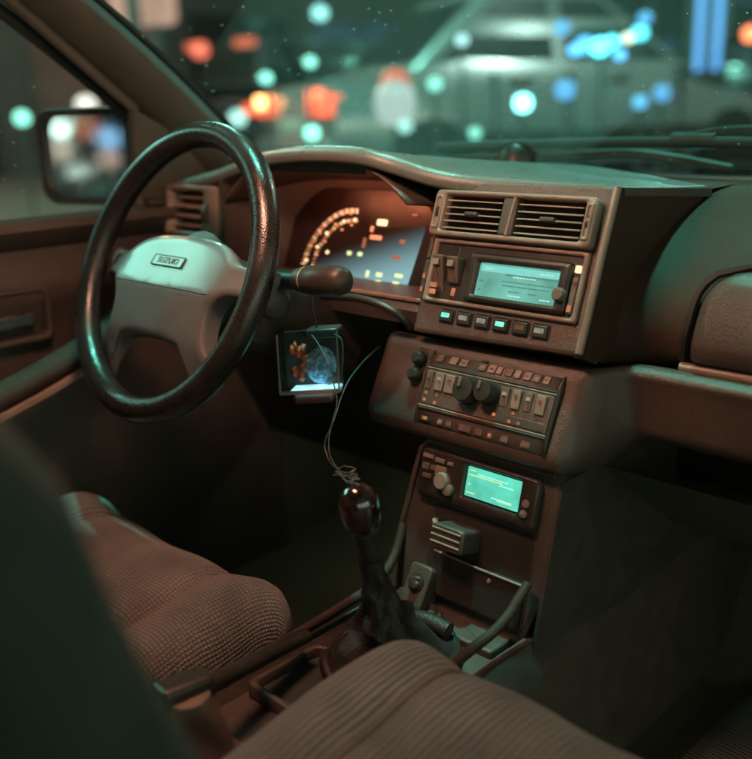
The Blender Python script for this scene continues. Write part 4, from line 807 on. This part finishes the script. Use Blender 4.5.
added_street_lamp(-8.4, 5.0, 4.6, 1.8, 'teal street lamp hidden behind the windscreen pillar', TEALL, 420, 14)  # added light source
added_street_lamp(2.6, 7.5, 4.8, -2.6, 'pale street lamp on the right ahead of the bonnet', (.70,1.0,.88), 380, 20)  # added light source
def wheel(parent, x, y, z, r, sx):
    t = build('wheel', MB().lathe((x,y,z), (sx,0,0), [(r*.6,-.1),(r*.95,-.1),(r,-.07),(r,.07),(r*.95,.1),(r*.66,.1)], 24), RUB, parent, local=True)
    build('rim', MB().lathe((x+sx*.06,y,z), (sx,0,0), [(r*.66,0),(r*.64,.03),(r*.3,.02),(.01,.03)], 20), CHR, t, local=True)
def car(name, loc, rz, paint, label, scale=1.0, tailmat=None, headmat=None, roofz=1.50, belt=.98, L_=4.4, boxy=False):
    t = thing(name, loc, label, 'car', 'cars in the street', rz); hl = L_/2; W2 = .87
    # stations along the length (y forward): half width, sill, belt height
    st_ = [(-hl,.70,.42,.80),(-hl+.06,.80,.30,.98),(-hl+.5,W2,.24,1.04),(-hl+1.2,W2,.22,belt+.05),(-.3,W2,.22,belt+.01),(.8,W2,.22,belt),(hl-1.2,W2,.22,.95),(hl-.5,.84,.24,.84),(hl-.12,.74,.28,.70),(hl,.58,.36,.60)]
    secs = []
    for y, hw, z0, z1 in st_:
        hs = [(.86,z0),(1.0,lerp(z0,z1,.25)),(1.03,lerp(z0,z1,.55)),(.99,lerp(z0,z1,.85)),(.93,z1),(.6,z1+.03),(0,z1+.045)]
        secs.append([Vector((hw*a,y,b)) for a, b in hs]+[Vector((-hw*a,y,b)) for a, b in hs[::-1][1:]])
    build('body', MB().loops(secs), paint, t, 40, local=True)
    ry0, ry1, fy0, fy1 = (-hl+.75, -hl+1.50, .25, 1.15) if not boxy else (-hl+.08, -hl+.30, .9, 1.5)
    cab = []
    for hw, z, a, b in ((.80,belt-.02,ry0,fy1),(.72,lerp(belt,roofz,.5),lerp(ry0,ry1,.55),lerp(fy1,fy0,.55)),(.64,roofz-.04,ry1,fy0),(.56,roofz,ry1+.12,fy0-.12)):
        cab.append([Vector((u,v,z)) for u, v in rrect(-hw,hw,a,b,.12,3)])
    build('cabin', MB().loops(cab), paint, t, 40, local=True)
    GL = mat('car_window', (.008,.010,.011), .30, var=.05, spec=.15)
    zb, zt = belt+.04, roofz-.09; f = lambda z: (z-(belt-.02))/(roofz-.04-(belt-.02))
    hw = lambda z: lerp(.80,.64,f(z))+.006; ya = lambda z: lerp(ry0,ry1,f(z)); yb = lambda z: lerp(fy1,fy0,f(z))
    ym = (ry1+fy0)/2+.05
    for s in (-1, 1):
        for a0, a1 in ((lambda z: ya(z)+.16, lambda z: ym-.05), (lambda z: ym+.05, lambda z: yb(z)-.16)):
            q = [Vector((s*hw(zb),a0(zb),zb)),Vector((s*hw(zb),a1(zb),zb)),Vector((s*hw(zt),a1(zt),zt)),Vector((s*hw(zt),a0(zt),zt))]
            build('side_window', MB().loops([q,[p-Vector((s*.03,0,0)) for p in q]]), GL, t, local=True)
    for ff, sg in ((ya,-1),(yb,1)):
        q = [Vector((-hw(zb)+.12,ff(zb)+sg*.012,zb)),Vector((hw(zb)-.12,ff(zb)+sg*.012,zb)),Vector((hw(zt)-.10,ff(zt)+sg*.012,zt)),Vector((-hw(zt)+.10,ff(zt)+sg*.012,zt))]
        build('rear_window' if sg < 0 else 'front_window', MB().loops([q,[p-Vector((0,sg*.03,0)) for p in q]]), GL, t, local=True)
    for s in (-1, 1):
        for y in (-hl+.85, hl-.85): wheel(t, s*.80, y, .31, .31, s)
        fr_ = Fr((s*.62,-hl-.005,.86),(1,0,0),(0,0,1),(0,-1,0))
        build('tail_light', MB().box(fr_, -.17,.17,-.085,.075,-.15,.030,.02), tailmat or TAILD, t, local=True)
        fh = Fr((s*.52,hl-.03,.66),(1,0,0),(0,0,1),(0,1,0))
        build('headlight', MB().box(fh, -.16,.16,-.07,.07,-.1,.03,.02), headmat or HLD, t, local=True)
    for s in (-1, 1):
        sf_ = Fr((s*.895,0,0),(0,1,0),(0,0,1),(s,0,0))
        build('side_moulding', MB().box(sf_, -hl+.6, hl-.9, .50,.60,-.03,.022,.01), RUB, t, local=True)
        for y in (-.75,.25): build('door_handle', MB().box(sf_, y-.1, y+.1, belt-.13, belt-.09,-.04,.02,.008), CHR, t, local=True)
        for y in (-hl+1.45,-.25,.95): build('door_gap', MB().box(sf_, y-.012, y+.012, .32, belt-.06,-.06,.006,.002), RUB, t, local=True)
        for y in (-hl+.85, hl-.85): build('wheel_arch', MB().lathe((s*.80,y,.33), (s,0,0), [(.40,0),(.40,.105),(.30,.11)], 20), RUB, t, local=True)
        build('sill', MB().box(sf_, -hl+1.3, hl-1.3, .20,.33,-.1,.012,.01), RUB, t, local=True)
    build('bumper', MB().box(Fr((0,-hl,.50),(1,0,0),(0,0,1),(0,-1,0)), -.80,.80,-.10,.10,-.2,.05,.03), paint, t, local=True)
    build('number_plate', MB().box(Fr((0,-hl,.70),(1,0,0),(0,0,1),(0,-1,0)), -.26,.26,-.06,.06,-.03,.02,.004), mat('plate_white', (.6,.6,.55), .5), t, local=True)
    return t
TAILD = emit('tail_red', (1.0,.12,.05), 2.2); HLD = mat('headlight_glass', (.5,.55,.55), .15)
SILV = mat('silver_paint', (.42,.44,.44), .26, metal=.55, var=.08, coat=.6)
NAVY = mat('dark_blue_paint', (.035,.045,.06), .25, var=.1, coat=.7)
def rear_at(px, d): p = away(px, 90, d); return p
sr = rear_at(290, 8.3); hd_ = R(-20)
c1 = car('sedan', (sr.x-math.sin(hd_)*2.45, sr.y+math.cos(hd_)*2.45, GZ+.13), hd_, SILV, 'long silver sedan seen from the side beyond the windscreen', roofz=1.76, belt=1.13, L_=4.9)
HOTT = emit('tail_hot', (1.0,.42,.14), 8); REV = emit('reverse_white', (.80,.95,.90), 3.4); CYB = emit('cyan_bulb', TEALL, 16)
for s, m_, a, b, z in ((-1,HOTT,.16,.055,.90),(1,emit('brake_red',(1,.16,.07),4.5),.10,.05,.93)):
    build('brake_lamp', MB().box(Fr((s*.62,-2.45-.03,z),(1,0,0),(0,0,1),(0,-1,0)), -a, a, -b, b, -.02, .02, .01), m_, c1, local=True)
vn = away(298, 30, 15)
c2 = car('hatchback', (vn.x-2, vn.y+2, GZ+.13), R(8), NAVY, 'dark blue tall car with red brake lights behind the silver sedan', roofz=1.95, belt=1.25, boxy=True)
for s in (-1, 1): build('brake_lamp', MB().box(Fr((s*.55,-2.2-.02,1.86),(1,0,0),(0,0,1),(0,-1,0)), -.20,.20,-.07,.07,-.05,.03,.01), emit('brake_orange',(1,.20,.09),.9), c2, local=True)
tk = away(700, 100, 16)
c3 = car('parked_car', (tk.x, tk.y+2, GZ), R(2), NAVY, 'dark car far ahead below the blue sign', roofz=1.45)
# car behind, seen in the mirror
mdir = (mc-CAM).normalized(); mdir = mdir-2*mdir.dot(mn)*mn
fb = mc+mdir*(9/math.hypot(mdir.x, mdir.y))
WHT = emit('head_white', (.75,.95,.85), 1.2); BLUH = emit('head_blue', (.35,.65,1.0), 16)
c4 = car('van', (fb.x, fb.y-2.3, GZ), R(-10), NAVY, 'dark van behind, its headlights caught in the door mirror', roofz=1.9, belt=1.2, boxy=True, headmat=WHT)
# added posts; their glowing heads stand for cyan glints and light discs
for i, (px, py, d, lb) in enumerate(((312,133,3.9,'below the sedan tail light'),(523,103,4.8,'by the sedan door, brightest of its row'),(435,84,5.2,'beside the sedan rear wing'),(266,78,6.0,'left of the glowing tail light'),(310,62,6.2,'above the sedan boot'),(475,133,4.2,'low behind the wiper arm'),(22,118,7.0,'outside the driver window'))):
    p = away(px, py, d); t = thing('added_light_post', (p.x,p.y,GZ), 'slim marker post with cyan lamp '+lb, 'marker post', 'cyan marker posts along the lane')  # added post, carries a glow that stands for a glint
    build('post', MB().tube([(p.x,p.y,GZ),(p.x,p.y,p.z-.03)], .012, 8), STEEL, t)
    r = (.030,.042,.035,.034,.034,.026,.05)[i]
    build('lamp', MB().lathe((p.x,p.y,p.z-r), (0,0,1), [(.3*r,0),(.8*r,.3*r),(r,r),(.8*r,1.7*r),(.2*r,2*r)], 14), emit('cyan_glow_%d' % i, TEALL if i != 1 else (.25,1.0,.95), (2.6,7,1.8,2.4,2.6,1.4,2.2)[i]), t)  # glowing head that stands for a cyan glint or light disc

# buildings along the far pavement
def building(name, x, y0, y1, h, wallcol, label, lit):
    t = thing(name, (x,(y0+y1)/2,GZ), label, 'building', 'buildings across the street')
    wm = mat('wall_'+name+str(int(y0)), wallcol, .8, var=.2, vscale=2)
    f = Fr((x,0,GZ),(0,1,0),(0,0,1),(1,0,0))
    build('wall', MB().box(f, y0, y1, 0, h, -8, 0, .02), wm, t)
    build('cornice', MB().box(f, y0-.1, y1+.1, h-.25, h+.1, -.2, .25, .03), wm, t)
    FRM = mat('window_frame_dark', (.03,.03,.03), .5)
    n = int((y1-y0)/2.6)
    for k in range(n):
        a = y0+.5+(y1-y0-.6)/n*k; b = a+(y1-y0-.6)/n-.5
        fr_ = build('shop_window', MB().frame(f, rrect(a,b,.5,2.6,.02,1), rrect(a+.07,b-.07,.57,2.53,.02,1), -.02,.08,.01), FRM, t)
        build('pane', MB().box(f, a+.07, b-.07, .57, 2.53, -.01, .02, 0), lit[k % len(lit)], fr_)
        for fl in range(1, int(h/3)):
            w_ = build('window', MB().frame(f, rrect(a+.3,b-.3,3*fl+.7,3*fl+2.3,.02,1), rrect(a+.37,b-.37,3*fl+.77,3*fl+2.23,.02,1), -.02,.06,.01), FRM, t)
            build('pane', MB().box(f, a+.37, b-.37, 3*fl+.77, 3*fl+2.23, -.01, .02, 0), GLD if (k+fl) % 3 else lit[0], w_)
    return t
GLD = mat('dark_pane', (.012,.014,.016), .1)
PW = emit('shop_warm', (1.0,.55,.36), .22, .5, vscale=.9); PWD = emit('shop_dim_warm', (1.0,.62,.42), .055, .4, vscale=.9); PT = emit('shop_teal', (.20,.60,.55), .16, .6, vscale=.9); PB = emit('shop_blue', (.12,.30,.55), .14, .6, vscale=.8)
building('brown_building', -13.8, -12, 5.5, 12.5, (.14,.085,.06), 'brown walled building left of the driver door window', [GLD, GLD, PW])
building('shop_building', -13.6, 5.8, 15, 9, (.05,.048,.046), 'dark shop building with faint warm and blue windows behind the sedan', [PWD, GLD, PB])
building('corner_building', -13.6, 15.3, 32, 12, (.04,.045,.05), 'dark corner building with blue lit windows far ahead', [PB, GLD, PT])
sg = thing('added_billboard', (-13.3,-2.4,6.0), 'large blank teal backlit billboard high on the brown building wall', 'billboard')  # unseen board added for the teal reflection on the wheel hub
bf = Fr((-13.2,-2.4,8.3),(0,1,0),(.20,0,.98),(.98,0,-.20))
build('fill_board_frame', MB().frame(bf, rrect(-4.15,4.15,-2.35,2.35,.1), rrect(-4.0,4.0,-2.2,2.2,.08), -.1,.15,.03), STEEL, sg)
build('fill_board_face', MB().slab(bf, rrect(-4.0,4.0,-2.2,2.2,.08), -.05, .05, 0), emit('fill_board_teal', (.36,1.0,.82), FILL_BOARD_L, .25, vscale=.4), sg)
build('fill_board_bracket', MB().box(bf, -3,3,-.1,.1,-.35,-.1,.02), STEEL, sg)
end = tag(build('end_wall', MB().box(Fr((0,38,GZ),(1,0,0),(0,0,1)), -30, 30, 0, 11, -2, 0, .02), mat('end_wall', (.03,.032,.035), .8, var=.3, vscale=.5)), 'dark building closing off the far end of the street', 'building')
RS = emit('fill_shop_glow', (.76,.88,.62), 2.5, .5, vscale=.7)  # unseen shop glow added to fill the shadows from the right
rb = thing('added_fill_shop', (7,-2,GZ), 'lit shop front across the pavement beyond the open passenger door', 'building')  # unseen shop front added as fill from the right
rf_ = Fr((7,0,GZ),(0,-1,0),(0,0,1),(-1,0,0)); RW = mat('fill_shop_wall', (.16,.15,.13), .8, var=.2, vscale=2)
build('wall', MB().box(rf_, -6, 12, 0, 8, -4, 0, .02), RW, rb)
for k in range(6):
    fr_ = build('shop_window', MB().frame(rf_, rrect(-5.6+2.9*k,-3.0+2.9*k,.5,2.9,.02,1), rrect(-5.5+2.9*k,-3.1+2.9*k,.6,2.8,.02,1), -.02,.08,.01), STEEL, rb)
    build('pane', MB().box(rf_, -5.5+2.9*k,-3.1+2.9*k,.6,2.8,-.01,.02,0), RS, fr_)
# peach lit awning above left, neon column, lamp cluster
p = away(155, 14, 11); aw = thing('lit_sign', (p.x,p.y,GZ), 'peach lit round edged sign beside the windscreen pillar', 'sign')
sf = Fr(p, (.70,.71,0), (0,0,1))
build('sign_face', MB().slab(sf, rrect(-.48,.22,-.12,.30,.10), -.06, .04, .02), emit('peach_sign', (1.0,.60,.45), .65, .3, vscale=2), aw); build('sign_post', MB().tube([(p.x,p.y,GZ),(p.x,p.y,p.z)], .04, 8), STEEL, aw)
p = away(709, 30, 15); ns = thing('neon_sign', (p.x,p.y,GZ), 'tall upright blue neon sign at the right of the street', 'sign')
sf = Fr(p, (.89,.45,0), (0,0,1))
build('sign_box', MB().slab(sf, rrect(-.30,.30,-.75,1.6,.08), -.12, .0, .02), PLB, ns)
for u in (-.12,.12): build('neon_tube', MB().tube([sf.p(u,-.55,.06), sf.p(u,1.5,.06)], .05, 8), emit('neon_blue', (.12,.42,.90), 1.9), ns)
build('sign_post', MB().tube([(p.x,p.y,GZ),(p.x,p.y,p.z-.5)], .05, 8), STEEL, ns)
p = away(602, 45, 5.8); lb = thing('light_board', (p.x,p.y,GZ), 'cluster of cyan and blue bulbs on a board above the sedan bonnet', 'sign')
build('board_post', MB().tube([(p.x,p.y,GZ),(p.x,p.y,p.z)], .014, 8), STEEL, lb)
build('board', MB().slab(Fr(p,(.83,.56,0),(0,0,1)), rrect(-.17,.25,-.08,.10,.03), -.04, -.02, .005), PLB, lb)
for px, py, c, s, r in ((585,45,'b',3,.12),(600,47,'c',6,.12),(612,42,'c',4,.09),(628,38,'p',3,.07),(640,33,'c',3.4,.10),(575,50,'b',4,.08),(620,55,'b',4,.07),(562,28,'b',1.6,.10),(645,18,'b',1.6,.09)):
    q = away(px, py, 5.7); r *= .40; build('bulb', MB().lathe(q, (.6,-.8,0), [(r,-.02),(r,.01),(r*.7,.02),(.005,.025)], 12), emit('bulb_%s%d' % (c, int(s*10)), {'b':(.10,.45,.85),'c':(.10,.85,1.0),'p':(.75,.95,.65)}[c], s), lb)
for px, py, d, c, s, r, lab in ((751,34,14,(1,.25,.10),4,.10,'orange lamp at the right edge beyond the windscreen'),(200,50,16,(1,.20,.12),1.6,.13,'dim red lamp beside the windscreen pillar'),(320,13,18,(.3,.8,.75),3,.12,'dim teal lamp high behind the dark blue car'),(462,40,6.2,(.45,.85,.85),2.2,.035,'pale lamp behind the sedan rear side window'),(565,90,5.6,(.10,.40,.80),1.6,.055,'blue lamp low by the sedan front wing'),(640,102,5.9,(.12,.50,.85),1.8,.040,'small blue lamp right of the sedan front'),(662,93,6.2,(.12,.45,.85),1.4,.05,'farther blue lamp right of the sedan front'),(395,103,5.2,(.72,.92,.86),.75,.115,'large pale round lamp in front of the sedan boot'),(395,84,5.6,(1,.20,.10),.9,.085,'red lamp just above the large pale lamp'),(405,126,5,(.45,.95,.85),1.5,.035,'pale teal lamp low by the sedan rear wheel'),(238,118,6,(.45,.9,.8),1.6,.05,'pale lamp left of the sedan bumper'),(86,106,9,(.75,.75,.65),1.8,.09,'pale lamp above the door mirror')):
    p = away(px, py, d); t = thing('lamp_post', (p.x,p.y,GZ), lab, 'lamp', 'small lamps in the street')
    build('post', MB().tube([(p.x,p.y,GZ),(p.x,p.y,p.z-.02)], .012, 8), STEEL, t)
    build('globe', MB().lathe((p.x,p.y,p.z-r), (0,0,1), [(.3*r,0),(.8*r,.3*r),(r,r),(.8*r,1.7*r),(.2*r,2*r)], 14), emit('globe_'+lab[:22], c, s), t)
# lamps behind, seen in the mirror
for du, dv, c, s, r, lab in ((-.05,.045,(.70,1.0,.90),4.0,.09,'bright white lamp reflected at the upper left of the door mirror'),(-.052,.012,(1,.88,.72),.8,.11,'cream shop lamp reflected below the white one in the door mirror'),(.050,.028,(.30,.62,1.0),1.3,.11,'blue lamp reflected at the right of the door mirror'),(.045,-.003,(1,.7,.55),.7,.10,'pinkish lamp reflected at the lower right of the door mirror'),(.005,.045,(1,.30,.15),.5,.12,'red lamp reflected at the top of the door mirror')):
    q = MF.p(du, dv, 0); d = (q-CAM).normalized(); d = d-2*d.dot(mn)*mn; p = q+d*(8/math.hypot(d.x, d.y))
    t = thing('lamp_post', (p.x,p.y,GZ), lab, 'lamp', 'lamps behind the car')
    build('post', MB().tube([(p.x,p.y,GZ),(p.x,p.y,max(GZ+.1,p.z-r))], .02, 8), STEEL, t)
    build('globe', MB().lathe((p.x,p.y,p.z-r), (0,0,1), [(.3*r,0),(.8*r,.3*r),(r,r),(.8*r,1.7*r),(.2*r,2*r)], 14), emit('rear_'+lab[:16], c, s), t)
